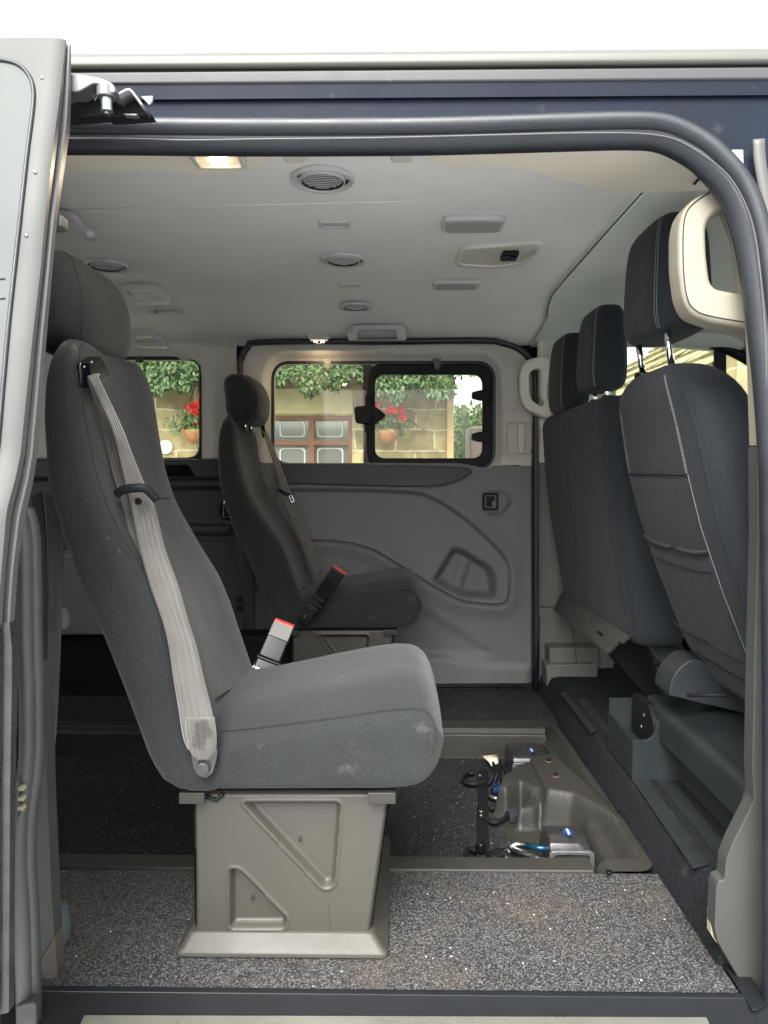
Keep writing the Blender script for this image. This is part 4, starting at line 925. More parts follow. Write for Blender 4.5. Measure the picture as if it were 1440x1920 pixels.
# =================================================================== SEATS
XOFF = 0
def seat_build():
    s = thing('single_seat', (-.18, 1.39, 0), 'nearest grey cloth rear seat with a worn pale seat belt across its backrest', 'seat', 'single rear passenger seats')
    Y0, Y1 = 1.165, 1.60
    rear = [(84, 640), (72, 700), (69, 780), (73, 900), (98, 1000), (130, 1100), (170, 1190), (210, 1290), (240, 1370), (262, 1430), (290, 1468), (335, 1487)]
    front = [(118, 640), (133, 700), (147, 790), (166, 880), (190, 955), (215, 1005), (252, 1075), (300, 1145), (335, 1215), (365, 1300), (392, 1380), (412, 1440), (418, 1487)]
    rw = [P(a, b, Y=Y0 + .01) for a, b in rear]; fw_ = [P(a, b, Y=Y0 + .01) for a, b in front]
    rz = [p_.z for p_ in rw][::-1]; rx = [p_.x for p_ in rw][::-1]; fz = [p_.z for p_ in fw_][::-1]; fx = [p_.x for p_ in fw_][::-1]
    ztop = 1.020; zbot = .279
    zs = [zbot + .002, zbot + .008] + list(np.linspace(zbot + .02, ztop - .05, 34)) + [ztop - .05 + .05 * math.sin(a) for a in np.linspace(.12, math.pi / 2, 9)]
    rings = []; NN = 56
    for i, z in enumerate(zs):
        x0 = interp(z, rz, rx); x1 = interp(z, fz, fx) + .008
        if z > ztop - .05: f = math.sqrt(max(0, 1 - ((z - ztop + .05) / .05) ** 2))
        elif z < zbot + .02: f = .55 + .45 * math.sqrt(1 - ((zbot + .02 - z) / .02) ** 2)
        else: f = 1
        top_t = max(0, (z - (ztop - .16)) / .16)
        hw = (Y1 - Y0) / 2 * (1 - .16 * top_t ** 2.5) - .04 * (1 - f); yc = (Y0 + Y1) / 2
        cx_ = (x0 + x1) / 2; hx = (x1 - x0) / 2 * (.62 + .38 * f)
        ring = []
        for k in range(NN):
            t = 2 * math.pi * k / NN; a, b = sup(t, 4.2)
            xx = cx_ + hx * a; yv = yc + hw * b
            if a > 0:  # bolstered front: hollow in the middle
                hol = .016 * float(sst(.0, 1, np.array(1 - abs(b)))) * min(1, (z - .35) / .1 if z > .35 else 0)
                xx -= hol * a; xx += .010 * math.exp(-((z - .62) / .09) ** 2) * a
            ring.append(Vector((xx, yv, z)))
        rings.append(ring)
    back = loft('backrest', rings, 'seat_fabric', s)
    kk = int(NN * (1 - .115))  # near/front corner index
    seam = [rings[i][kk] + Vector((.0006, -.0006, 0)) for i in range(2, len(rings) - 1)]
    tube('seam', seam, .0007, 'seam', back, n=6)
    kr = int(NN * (.5 + .10)); tube('seam', [rings[i][kr] + Vector((-.0005, -.0005, 0)) for i in range(2, len(rings) - 1)], .0007, 'seam', back, n=6)
    iz = min(range(len(zs)), key=lambda i: abs(zs[i] - .755))
    tube('seam', [rings[iz][k % NN] + Vector((.0008, 0, 0)) for k in range(NN - 4, NN + 5)], .0007, 'seam', back, n=6)
    # cushion, lofted along X
    xs = [-.352, -.350, -.335, -.30, -.25, -.20, -.15, -.10, -.06, -.03, 0, .02, .036, .048, .057, .064, .070, .075, .079, .081]
    tp = [.350, .368, .380, .388, .396, .406, .417, .428, .436, .441, .445, .445, .443, .438, .431, .422, .411, .398, .384, .374]
    bt = [.282, .280, .279, .279, .279, .279, .279, .279, .279, .279, .280, .282, .286, .291, .298, .306, .316, .329, .344, .358]
    cr = []
    for x, a, b in zip(xs, tp, bt):
        ring = []; zc_ = (a + b) / 2; hz = (a - b) / 2; nose = max(0, (x - .03) / .05)
        hw = (Y1 - Y0) / 2 - .03 * nose ** 2; yc = (Y0 + Y1) / 2
        for k in range(NN):
            t = 2 * math.pi * k / NN; c_, d_ = sup(t, 4.0 if math.sin(t) >= 0 else 9.0)
            z = zc_ + hz * d_
            if d_ > 0: z += (.008 * (1 - abs(c_) ** 2.0) - .012 * float(sst(.5, 1, np.array(abs(c_))))) * d_ * min(1, (x + .42) / .2)
            ring.append(Vector((x, yc + hw * c_, z)))
        cr.append(ring)
    cu = loft('cushion', cr, 'seat_fabric', s)
    sm_ = []
    for a, b in cat([(414, 1372), (500, 1361), (633, 1343), (733, 1329), (788, 1328), (808, 1342), (816, 1372), (812, 1410)], 6):
        q = P(a, b, Y=Y0 + .004)
        for _ in range(3):
            tz = interp(q.x, xs, tp); bz = interp(q.x, xs, bt); nose = max(0, (q.x - .03) / .05); hw = (Y1 - Y0) / 2 - .03 * nose ** 2
            dd = min(.98, abs((q.z - (tz + bz) / 2) / ((tz - bz) / 2 + 1e-6))); y_ = (Y0 + Y1) / 2 - hw * (1 - dd ** 4) ** .25; q = P(a, b, Y=y_ - .0004)
        sm_.append(q)
    tube('seam', sm_, .0008, 'seam', cu, up=(0, 0, 1), n=6)
    tube('seam', [P(a, b, Y=c) for a, b, c in ((478, 1250, 1.585), (462, 1268, 1.50), (440, 1287, 1.40), (420, 1300, 1.31), (404, 1310, 1.245))], .0016, 'seam', cu, up=(0, 0, 1), n=6)  # dark tube laid in the crease as shade between backrest and cushion
    tube('seam', [P(502, 1292, Y=1.36), P(499, 1305, Y=1.335), P(490, 1325, Y=1.30), P(474, 1352, Y=1.25)], .0008, 'seam', cu, up=(0, 0, 1), n=6) if False else None
    tube('seam', [P(a, b, Y=Y0 - .0002) for a, b in cat([(411, 1400), (412, 1430), (416, 1460), (421, 1480)], 4)], .0009, 'seam', cu, n=6)
    # headrest
    hr = []
    for z in [1.008, 1.012, 1.02, 1.034, 1.055, 1.078, 1.10, 1.122, 1.142, 1.158, 1.170, 1.178, 1.181]:
        t_ = (z - 1.008) / .173; f = (max(0, 1 - abs(2 * t_ - 1) ** 2.7)) ** (1 / 2.7)
        f = max(f, .30)
        x1 = -.519 - .045 * max(0, t_ - .55) ** 1.2; x0 = x1 - .125
        cx_ = (x0 + x1) / 2; hx = (x1 - x0) / 2 * (.30 + .70 * f); hw = .150 * (.62 + .38 * f)
        hr.append([Vector((cx_ + hx * a, 1.385 + hw * b, z)) for a, b in [sup(2 * math.pi * k / NN, 2.9) for k in range(NN)]])
    he = loft('headrest', hr, 'seat_fabric', s)
    tube('seam', [hr[i][int(NN * .875)] + Vector((.0006, -.0006, 0)) for i in range(len(hr))], .0007, 'seam', he, n=6)
    for y in (1.32, 1.42): tube('headrest_post', [(-.58, y, .98), (-.58, y, 1.03)], .006, 'chrome', he, up=(0, 1, 0))
    # plastic pedestal
    box_ = [(362, 1486), (733, 1486), (727, 1515), (692, 1772), (366, 1772)]
    tri1 = rnd([(452, 1503), (640, 1503), (628, 1660), (608, 1668)], 12); tri2 = rnd([(430, 1628), (448, 1628), (540, 1722), (536, 1742), (430, 1742)], 10)
    def hp(X, Y):
        return -.016 * (1 - sst(-9, 0, sdf(tri1, X, Y))) - .016 * (1 - sst(-9, 0, sdf(tri2, X, Y))) + .003 * (1 - sst(0, 7, np.abs(sdf(tri1, X, Y)))) * (sdf(tri1, X, Y) > 0) + .003 * (1 - sst(0, 7, np.abs(sdf(tri2, X, Y)))) * (sdf(tri2, X, Y) > 0) - .01 * sst(-6, 0, sdf(box_, X, Y)) 
    ped = relief('pedestal', box_, [], hp, 3, 'cover_plastic', s, 'Y', 1.195)
    a, b, c_, d_ = P(362, 1486, Y=1.204), P(733, 1486, Y=1.204), P(692, 1772, Y=1.204), P(366, 1772, Y=1.204)
    D = Vector((0, .34, 0)); VV = [a, b, c_, d_, a + D, b + D, c_ + D, d_ + D]
    o = mesh('pedestal_shell', VV, [[1, 5, 6, 2], [0, 3, 7, 4], [4, 7, 6, 5], [0, 4, 5, 1]], 'cover_plastic', ped, smooth=False); fixn(o)
    # base flange
    x0, x1 = P(327, 1815, Y=1.172).x, P(728, 1815, Y=1.172).x; ix0, ix1 = P(366, 1770, Y=1.2).x, P(692, 1770, Y=1.2).x
    ry0, ry1, iy0, iy1 = 1.172, 1.57, 1.203, 1.545
    L = [(x0, x1, ry0, ry1, 0.002), (x0 + .001, x1 - .001, ry0 + .001, ry1 - .001, .009), (x0 + .007, x1 - .007, ry0 + .006, ry1 - .006, .013), (ix0 - .010, ix1 + .010, iy0 - .014, iy1 + .012, .031), (ix0 - .005, ix1 + .005, iy0 - .011, iy1 + .008, .034), (ix0, ix1, iy0, iy1, .036)]
    fr_ = [[Vector((x, y, z)) for x, y in rrect(a0, b0, a1, b1, .012, 4)] for a0, a1, b0, b1, z in L]
    loft('base_flange', fr_, 'cover_plastic', ped, bevel=.0015)
    tube('scratch', [P(a, b, Y=1.1942 - .0 * b) for a, b in ((613, 1672), (616, 1705), (620, 1740), (620, 1765))], .0004, 'trim_near', ped, n=5)
    for q_ in ((563, 1572), (474, 1682)):
        q = P(*q_, Y=1.209); cyl('clip_hole', q - Vector((0, .004, 0)), .003, .003, 'seam', ped, 'Y', bevel=0, n=12)
    for (a0, a1) in ((335, 383), (690, 742)):
        prism('seat_rail', rrect(a0, 1487, a1, 1508, 2), 'mould_plastic', s, 'Y', 1.175, 1.55, bevel=.002)
    tube('rail_lever', [P(383, 1492, Y=1.19), P(405, 1500, Y=1.19), P(418, 1489, Y=1.19)], .004, 'plastic_black', s, n=8)
    # belt
    E = lambda L_: [tuple(P(a, b, Y=c)) for a, b, c in L_]
    bl_ = ribbon('seat_belt', E([(164, 706, 1.165), (184, 745, 1.20), (209, 800, 1.215), (222, 850, 1.235), (233, 900, 1.225), (246, 950, 1.21), (262, 1030, 1.20), (282, 1100, 1.185), (303, 1160, 1.17), (316, 1210, 1.16), (325, 1270, 1.152), (335, 1330, 1.150), (343, 1380, 1.149), (352, 1405, 1.149)]),
           E([(181, 700, 1.195), (204, 748, 1.225), (228, 800, 1.25), (248, 850, 1.255), (268, 900, 1.25), (290, 950, 1.235), (310, 1030, 1.22), (335, 1100, 1.20), (352, 1160, 1.185), (368, 1210, 1.172), (382, 1270, 1.160), (397, 1330, 1.154), (405, 1380, 1.150), (405, 1405, 1.149)]), 'belt_webbing', s, thick=.0016, bulge=.002, across=8)
    ribbon('belt_return', E([(164, 712, 1.175), (180, 760, 1.225), (198, 830, 1.256), (212, 890, 1.25), (226, 935, 1.24), (248, 1020, 1.222), (272, 1080, 1.205), (294, 1140, 1.185)]),
           E([(176, 710, 1.19), (200, 760, 1.245), (224, 830, 1.262), (244, 890, 1.256), (262, 935, 1.246), (286, 1020, 1.232), (306, 1080, 1.215), (318, 1140, 1.195)]), 'belt_webbing', s, thick=.0014)
    # stitched foot of the belt, anchor and bolt
    ft = ribbon('belt_foot', E([(347, 1345, 1.1475), (350, 1380, 1.1462), (357, 1408, 1.146), (370, 1424, 1.146)]), E([(402, 1345, 1.1490), (406, 1380, 1.147), (404, 1408, 1.146), (392, 1424, 1.146)]), 'belt_webbing', bl_, thick=.003)
    an = prism('belt_anchor', rnd([(358, 1412), (370, 1420), (394, 1420), (402, 1404), (408, 1404), (406, 1425), (398, 1450), (386, 1459), (374, 1457), (364, 1445)], 5), 'steel_dark', s, 'Y', 1.150, 1.158, bevel=.002)
    q = P(381, 1440, Y=1.15); cyl('anchor_bolt', q + Vector((0, -.010, 0)), .0115, .014, 'drip_rail', an, 'Y', bevel=.003)
    # guide plate on the shoulder
    gd = prism('belt_guide', rnd([(146, 678), (166, 667), (180, 690), (186, 710), (166, 722), (151, 728), (148, 700)], 4), 'plastic_gloss', s, 'X', -.508, -.488, bevel=.004)
    tube('belt_guide', [P(148, 680, X=-.486), P(152, 724, X=-.486)], .004, 'plastic_gloss', gd, n=8)
    for q_ in ((157, 688), (171, 679), (184, 703)): q = P(*q_, X=-.488); cyl('guide_screw', q, .0022, .002, 'chrome', gd, 'X', bevel=0, n=10)
    # tongue
    tg = sweep('belt_tongue', [P(a, b, Y=c) for a, b, c in cat([(220, 926, 1.205), (232, 918, 1.20), (254, 915, 1.197), (272, 916, 1.20), (284, 926, 1.206), (293, 936, 1.212)], 4)], circ(.0075, 10, .007), 'plastic_black', s, up=(0, 1, 0))
    cyl('belt_tongue', P(259, 940, Y=1.195), .006, .004, 'plastic_gloss', tg, 'Y')
    # buckle stalk at the far side of the cushion
    st = [P(a, b, Y=c) for a, b, c in ((494, 1262, 1.60), (505, 1235, 1.62), (522, 1200, 1.64), (536, 1162, 1.66))]
    d = (st[-1] - st[0]).normalized(); sdv = Vector((0, 1, 0)).cross(d).normalized()
    def slab(name, c0, L_, w_, th, m, par, bev=.003):
        V = []
        for a_ in (0, L_):
            for u_ in (-w_, w_):
                for v_ in (-th, th): V.append(c0 + d * a_ + sdv * u_ + Vector((0, v_, 0)))
        o = mesh(name, V, [[0, 1, 3, 2], [4, 6, 7, 5], [0, 4, 5, 1], [2, 3, 7, 6], [0, 2, 6, 4], [1, 5, 7, 3]], m, par, bevel=bev); fixn(o); return o
    bk = slab('belt_buckle', st[0] - d * .02, .052, .026, .011, 'plastic_gloss', s, .005)
    slab('buckle_rib', st[0] + d * .004, .009, .028, .013, 'steel', bk, .003); slab('buckle_rib', st[0] + d * .030, .007, .028, .013, 'plastic_gloss', bk, .003)
    slab('buckle_sleeve', st[0] + d * .036, .052, .025, .011, 'plastic_gloss', bk, .004)
    slab('buckle_head', st[0] + d * .084, .036, .0235, .010, 'grey_buckle', bk, .002)
    slab('buckle_button', st[0] + d * .118, .005, .023, .0095, 'red_plastic', bk, .001)
    return s
seat = seat_build()
def dup(root, delta, label):
    r_ = root.copy(); COL.objects.link(r_); r_.location = root.location + Vector(delta); r_['label'] = label
    for ch in list(root.children):
        c_ = ch.copy(); COL.objects.link(c_); c_.parent = r_
        for g in ch.children:
            e = g.copy(); COL.objects.link(e); e.parent = c_
    return r_
seat2 = dup(seat, (.008, 1.13, .050), 'dark grey cloth rear seat standing by the far side door and its windows')
for ch in list(seat2.children):
    if ch.name.split('.')[0] in ('seat_belt', 'belt_return', 'belt_foot', 'belt_tongue', 'belt_guide', 'belt_anchor', 'belt_buckle', 'rail_lever'):
        for g in list(ch.children): bpy.data.objects.remove(g)
        bpy.data.objects.remove(ch)
seat2.scale = (1, 1, .91); ZS[seat2] = .91
ROOT[seat2] = seat2.location.copy()
for ch in seat2.children:
    if ch.name.startswith('pedestal'): ch.scale = (1, 1, 1.22); ch.location = Vector((0, 0, -.055))
    if ch.name.startswith('headrest'): ch.location = Vector((.082, -.02, -.012))
# belt of the far seat hangs on its front, far shoulder
E = lambda L_: [tuple(P(a, b, Y=c)) for a, b, c in L_]
b2 = ribbon('seat_belt', E([(492, 806, 2.60), (503, 840, 2.585), (516, 880, 2.565), (528, 925, 2.55), (545, 970, 2.53), (570, 1030, 2.50), (592, 1080, 2.49)]), E([(498, 804, 2.61), (514, 840, 2.60), (529, 880, 2.585), (546, 925, 2.57), (564, 970, 2.55), (590, 1030, 2.52), (606, 1072, 2.51)]), 'belt_webbing', seat2)
prism('belt_guide', rnd([(488, 796), (495, 796), (498, 818), (492, 822)], 2), 'plastic_gloss', seat2, 'Y', 2.60, 2.62, bevel=.002)
tg = tube('belt_tongue', [P(524, 919, Y=2.52), P(536, 926, Y=2.52), P(550, 929, Y=2.525)], .006, 'plastic_black', seat2)
ringp('belt_tongue', rnd([(540, 928), (546, 926), (553, 940), (547, 945)], 2), rnd([(543, 931), (546, 930), (550, 938), (547, 940)], 1), 'chrome', tg, 'Y', 2.515, 2.518, bevel=0)
# near-side buckle of the far seat (black ribbed, red button)
st0 = P(572, 1160, Y=2.26); st1 = P(638, 1066, Y=2.26); d = (st1 - st0).normalized(); sdv = Vector((0, 1, 0)).cross(d).normalized(); LL = (st1 - st0).length
def slab2(name, a0, a1, w_, th, m, par, bev=.003):
    V = [st0 + d * a_ + sdv * u_ + Vector((0, v_, 0)) for a_ in (a0, a1) for u_ in (-w_, w_) for v_ in (-th, th)]
    o = mesh(name, V, [[0, 1, 3, 2], [4, 6, 7, 5], [0, 4, 5, 1], [2, 3, 7, 6], [0, 2, 6, 4], [1, 5, 7, 3]], m, par, bevel=bev); fixn(o); return o
bk = slab2('belt_buckle', .03, LL - .006, .023, .010, 'plastic_gloss', seat2, .005)
slab2('buckle_strap', -.016, .035, .019, .008, 'plastic_black', bk, .006)
for k in (.040, .056, .074): slab2('buckle_rib', k, k + .006, .025, .0125, 'plastic_gloss', bk, .002)
slab2('buckle_rib', LL - .045, LL - .040, .0245, .0115, 'plastic_gloss', bk, .001)
slab2('buckle_button', LL - .007, LL - .001, .022, .0095, 'red_plastic', bk, .001)
cyl('buckle_bolt', P(572, 1157, Y=2.24), .009, .01, 'plastic_gloss', bk, 'Y', bevel=.003)

# ---------- front seats
def front_back(s, xb, y0, y1, zt, zb, thick, shoulder=.10, e=4.5, narrow=.16, topr=.07):
    """xb: list (z,x) of the rear face"""
    zz = [a for a, b in xb][::-1]; xx = [b for a, b in xb][::-1]; rings = []; NN = 56
    zs = [zb, zb + .006] + list(np.linspace(zb + .02, zt - topr, 30)) + [zt - topr + topr * math.sin(a) for a in np.linspace(.12, math.pi / 2 - .02, 10)]
    for z in zs:
        x0 = interp(z, zz, xx)
        f = math.sqrt(max(0, 1 - ((z - zt + topr) / topr) ** 2)) if z > zt - topr else 1
        if z < zb + .02: f = .8 + .2 * (z - zb) / .02
        tt = max(0, (z - (zt - .22)) / .22)
        th = thick * (1 - .25 * tt); hw = (y1 - y0) / 2 * (1 - narrow * tt ** 2) - shoulder * (1 - f); yc = (y0 + y1) / 2
        cx_ = x0 + th / 2; hx = th / 2 * (.35 + .65 * f)
        rings.append([Vector((cx_ + hx * a, yc + hw * b, z)) for a, b in [sup(2 * math.pi * k / NN, e) for k in range(NN)]])
    return loft('backrest', rings, 'seat_fabric_front', s), rings, zs
def ring_at(rings, zs, z, frac):
    """point on ring surface by height and fractional angle"""
    i = int(np.searchsorted(zs, z)); i = max(1, min(len(zs) - 1, i)); t = (z - zs[i - 1]) / (zs[i] - zs[i - 1] + 1e-9)
    NN = len(rings[0]); k = frac * NN; k0 = int(k) % NN; kt = k - int(k)
    a = rings[i - 1][k0].lerp(rings[i - 1][(k0 + 1) % NN], kt); b = rings[i][k0].lerp(rings[i][(k0 + 1) % NN], kt); return a.lerp(b, t)
def head(s, x0, y0, y1, z0, z1, thick, lean=.0):
    NN = 48; rings = []; cy_ = (y0 + y1) / 2
    for t_ in [0, .02, .06, .13, .25, .4, .55, .7, .8, .88, .94, .98, 1]:
        z = z0 + (z1 - z0) * t_; f = (max(0, 1 - abs(2 * t_ - 1) ** 3.6)) ** (1 / 3.6); f = max(f, .35)
        th = thick * (.45 + .55 * f) * (1 - .18 * t_); xx = x0 + lean * t_ + thick * .5
        hw = (y1 - y0) / 2 * (.70 + .30 * f) * (1 - .08 * t_)
        rings.append([Vector((xx + th / 2 * a, cy_ + hw * b, z)) for a, b in [sup(2 * math.pi * k / NN, 3.6) for k in range(NN)]])
    return loft('headrest', rings, 'seat_fabric_front', s), rings
def stitches(path, parent, gap=.0045, L=.0030, r=.0007, m='stitch'):
    path = [Vector(p_) for p_ in path]; V = []; F = []; acc = 0
    tot = [0]
    for a, b in zip(path, path[1:]): tot.append(tot[-1] + (b - a).length)
    def at(s_):
        i = min(len(path) - 2, int(np.searchsorted(tot, s_)) - 1); i = max(0, i); t = (s_ - tot[i]) / (tot[i + 1] - tot[i] + 1e-9); return path[i].lerp(path[i + 1], t)
    s_ = 0
    while s_ + L < tot[-1]:
        a, b = at(s_), at(s_ + L); t = (b - a).normalized(); n1 = t.orthogonal().normalized(); n2 = t.cross(n1); k = len(V)
        for q in (a, b):
            for i in range(4): V.append(q + (n1 * math.cos(i * math.pi / 2) + n2 * math.sin(i * math.pi / 2)) * r)
        F += [[k + i, k + (i + 1) % 4, k + 4 + (i + 1) % 4, k + 4 + i] for i in range(4)]; s_ += gap
    return mesh('stitching', V, F, m, parent)

# driver's seat
ds = thing('driver_seat', (.72, 1.5, .083), 'black front seat with pale twin stitching and a rear pocket, nearest on the right', 'seat')
xb = [(1.05, .478), (.99, .483), (.92, .498), (.80, .522), (.70, .549), (.585, .590), (.45, .645), (.37, .684), (.2, .72)]
bk, rg, zs_ = front_back(ds, xb, 1.255, 1.735, 1.003, .345, .155, shoulder=.11, narrow=.20, topr=.075)
for fr_ in (.612,):
    tube('seam', [ring_at(rg, zs_, z, .640) + Vector((-.0005, -.0005, 0)) for z in np.linspace(.36, .985, 40)], .0012, 'seam', bk, n=6)
zr = np.linspace(.66, .985, 40)
off = Vector((-.0010, -.0004, 0))
stitches([ring_at(rg, zs_, z, .560 + .030 * (0)) + off for z in np.linspace(.72, .98, 60)], bk)
stitches([ring_at(rg, zs_, z, .565) + off for z in np.linspace(.72, .98, 60)], bk)
stitches([ring_at(rg, zs_, z, .425) + off for z in np.linspace(.76, .93, 50)], bk)
# rear pocket panel: slightly raised patch following the rear face
def patch(name, ring_, zs_, z0, z1, f0, f1, lift, m, parent, curve=None, edge=True, nz=24, nf=24):
    V = []; 
    for i in range(nz + 1):
        z = z0 + (z1 - z0) * i / nz
        for j in range(nf + 1):
            f = f0 + (f1 - f0) * j / nf; zz_ = z + (curve(j / nf, i / nz) if curve else 0)
            e_ = min(i / nz, 1 - i / nz) * nz; g_ = min(j / nf, 1 - j / nf) * nf; l_ = lift * min(1, .35 + min(e_, g_) / 2.0)
            q = ring_at(ring_, zs_, zz_, f); V.append(q + Vector((-l_, 0, 0)))
    F = [[i * (nf + 1) + j, i * (nf + 1) + j + 1, (i + 1) * (nf + 1) + j + 1, (i + 1) * (nf + 1) + j] for i in range(nz) for j in range(nf)]
    o = mesh(name, V, F, m, parent); fixn(o)
    if sum(p_.normal.x for p_ in o.data.polygons) > 0: o.data.flip_normals()
    s_ = o.modifiers.new('solid', 'SOLIDIFY'); s_.thickness = .003; s_.offset = -1
    return o, V
pk, PV = patch('rear_pocket', rg, zs_, .40, .795, .425, .572, .004, 'seat_fabric_front', bk)
nf = 24
stitches([PV[i * 25 + 24] + Vector((-.0035, -.002, 0)) for i in range(0, 25)], bk)
tube('seam', [PV[24 * 25 + j] + Vector((-.0015, 0, .001)) for j in range(25)], .0016, 'seam', pk, n=6)
# pocket mouth roll
def dipc(u): return -.010 * math.sin(math.pi * u)
tube('pocket_hem', [ring_at(rg, zs_, .658 + dipc(u), .428 + (.57 - .428) * u) + Vector((-.006, 0, 0)) for u in np.linspace(0, 1, 20)], .004, 'seat_fabric_front', pk, rv=.004, n=10)
pk2, PV2 = patch('rear_pocket', rg, zs_, .40, .650, .430, .568, .008, 'seat_fabric_front', bk, curve=lambda u, v: dipc(u) * v)
tube('seam', [ring_at(rg, zs_, .622 + dipc(u), .43 + (.568 - .43) * u) + Vector((-.0088, 0, 0)) for u in np.linspace(0, 1, 20)], .0012, 'seam', pk2, n=6)
tube('seam', [ring_at(rg, zs_, .455 + 0 * u, .40 + (.60 - .40) * u) + Vector((-.009, 0, 0)) for u in np.linspace(0, 1, 20)], .0022, 'seam', pk2, n=6)
hd, hrg = head(ds, .478, 1.385, 1.640, 1.068, 1.286, .130, -.004)
for f_ in (.605, .620):
    stitches([hrg[i][int(48 * f_)].lerp(hrg[i][int(48 * f_) + 1], 48 * f_ - int(48 * f_)) + Vector((-.0008, -.0008, 0)) for i in range(1, 12)], hd)
tube('seam', [hrg[i][int(48 * .612)] + Vector((-.0003, -.0003, 0)) for i in range(1, 12)], .0011, 'seam', hd, n=6)
for (a, b, c_, d_) in ((1196, 640, 1206, 703), (1250, 618, 1260, 690)):
    Yp = 1.585 if a < 1220 else 1.42
    tube('headrest_post', [P(a, b, Y=Yp), P(c_, d_, Y=Yp)], .0065, 'chrome', hd, n=14)
    q = P(c_, d_ - 2, Y=Yp); cyl('post_collar', q - Vector((0, 0, .012)), .018, .014, 'plastic_gloss', hd, bevel=.003)
    for k in range(3):
        if a < 1220: q2 = P(a + 3 + 3 * k, b + 24 + 12 * k, Y=Yp); cyl('post_notch', q2 + Vector((0, -.007, 0)), .003, .003, 'steel_dark', hd, 'Y', bevel=0, n=8)
# driver's cushion, base and beam
cs = [[Vector((x, 1.50 + hw * a, z0 + hz * b)) for a, b in [sup(2 * math.pi * k / 40, 4) for k in range(40)]] for x, hw, z0, hz in ((.78, .20, .36, .04), (.82, .235, .38, .06), (.9, .245, .40, .07), (1.05, .24, .45, .08), (1.15, .22, .45, .06))]
loft('cushion', cs, 'seat_fabric_front', ds)
bm_ = [(.612, .178), (.612, .232), (.618, .248), (.632, .256), (.66, .252), (.70, .268), (.80, .272), (.84, .25), (.84, .178)]
V = [(a, 1.28, b) for a, b in bm_] + [(a, 1.80, b) for a, b in bm_]; n = len(bm_)
mat('base_plastic', (.017, .0215, .024), .45, bump=(500, .3, .001), var=(8, .1))
o = mesh('base_cover', V, [[i, (i + 1) % n, n + (i + 1) % n, n + i] for i in range(n)] + [list(range(n)), list(range(2 * n - 1, n - 1, -1))], 'base_plastic', ds, bevel=.006, seg=4); fixn(o)
tube('base_clip', [P(a, b, Y=1.275) for a, b in cat([(1402, 1512), (1403, 1486), (1410, 1466), (1425, 1462)], 4)], .0025, 'drip_rail', o, n=8)
box('base_foot', .66, 1.30, .084, .80, 1.78, .178, 'trim_dark', ds, bevel=.005)
prism('recliner_cover', rnd([(1254, 1304), (1258, 1278), (1272, 1254), (1296, 1236), (1330, 1240), (1430, 1330), (1430, 1345), (1330, 1322)], [4, 12, 14, 10, 6, 4, 4, 10]), 'trim_dark', ds, 'Y', 1.60, 1.69, bevel=.014, seg=5)
tube('base_lever', [P(1288, 1303, Y=1.5), P(1360, 1303, Y=1.47), P(1362, 1306, Y=1.47)], .004, 'plastic_black', ds)
# side cover of the near flank of the seat
# second thing: passenger bench
ps = thing('passenger_bench', (.72, 2.2, .083), 'black double front passenger bench with two headrests, behind the stitched front seat', 'seat')
xb2 = [(1.05, .497), (.98, .500), (.90, .506), (.80, .514), (.65, .533), (.50, .560), (.38, .584), (.2, .6)]
bk2, rg2, zs2 = front_back(ps, xb2, 1.80, 2.62, .992, .372, .15, shoulder=.06, e=6, narrow=.05, topr=.045)
tube('seam', [ring_at(rg2, zs2, z, .628) + Vector((-.0005, -.0006, 0)) for z in np.linspace(.38, .98, 40)], .0012, 'seam', bk2, n=6)
tube('seam', [ring_at(rg2, zs2, z, .50) + Vector((-.0008, 0, 0)) for z in np.linspace(.38, .96, 40)], .0004, 'seam', bk2, n=6)
for (y0, y1, z0, z1) in ((1.85, 2.075, 1.012, 1.218), (2.21, 2.44, .985, 1.215)):
    hd2, hr2 = head(ps, .487, y0, y1, z0, z1, .105)
    for f_ in (.608, .622): stitches([hr2[i][int(48 * f_)].lerp(hr2[i][int(48 * f_) + 1], 48 * f_ - int(48 * f_)) + Vector((-.0008, -.0008, 0)) for i in range(1, 12)], hd2, gap=.006, L=.004)
    for y in (y0 + .06, y1 - .05):
        tube('headrest_post', [(.545, y, .96), (.54, y, z0 + .03)], .0065, 'chrome', hd2); cyl('post_collar', (.545, y, .985), .016, .010, 'plastic_gloss', hd2, bevel=.002)
# carpet flap
fl = [P(1058, 1108, Y=2.58), P(1184, 1194, Y=1.82), P(1171, 1208, Y=1.85), P(1165, 1203, Y=1.87), P(1144, 1226, Y=1.92), P(1040, 1145, Y=2.62)]
o = mesh('carpet_flap', fl, [[0, 1, 2, 3, 4, 5]], 'carpet_flap', ps, smooth=False, solid=.006)
prism('seat_leg', [(1128, 1190), (1186, 1190), (1212, 1212), (1255, 1300), (1248, 1312), (1218, 1316), (1150, 1235)], 'plastic_black', ps, 'Y', 2.0, 2.06, bevel=.006)
prism('leg_cover', rnd([(1186, 1206), (1214, 1214), (1246, 1290), (1250, 1305), (1258, 1302), (1240, 1240), (1215, 1205), (1190, 1195)], 3), 'trim_darkgrey', ps, 'Y', 1.97, 2.0, bevel=.003)
prism('recliner_cover', rnd([(1205, 1192), (1268, 1165), (1290, 1235), (1282, 1246), (1240, 1246), (1228, 1236)], 8), 'base_plastic', ps, 'Y', 1.84, 1.90, bevel=.012, seg=4)
prism('seat_leg', [(1228, 1250), (1300, 1250), (1300, 1330), (1256, 1330)], 'trim_dark', ps, 'Y', 1.95, 2.3, bevel=.005)
cs = [[Vector((x, 2.21 + hw * a, z0 + hz * b)) for a, b in [sup(2 * math.pi * k / 40, 5) for k in range(40)]] for x, hw, z0, hz in ((.76, .38, .36, .04), (.8, .40, .38, .06), (1.0, .40, .42, .075), (1.13, .38, .45, .06))]
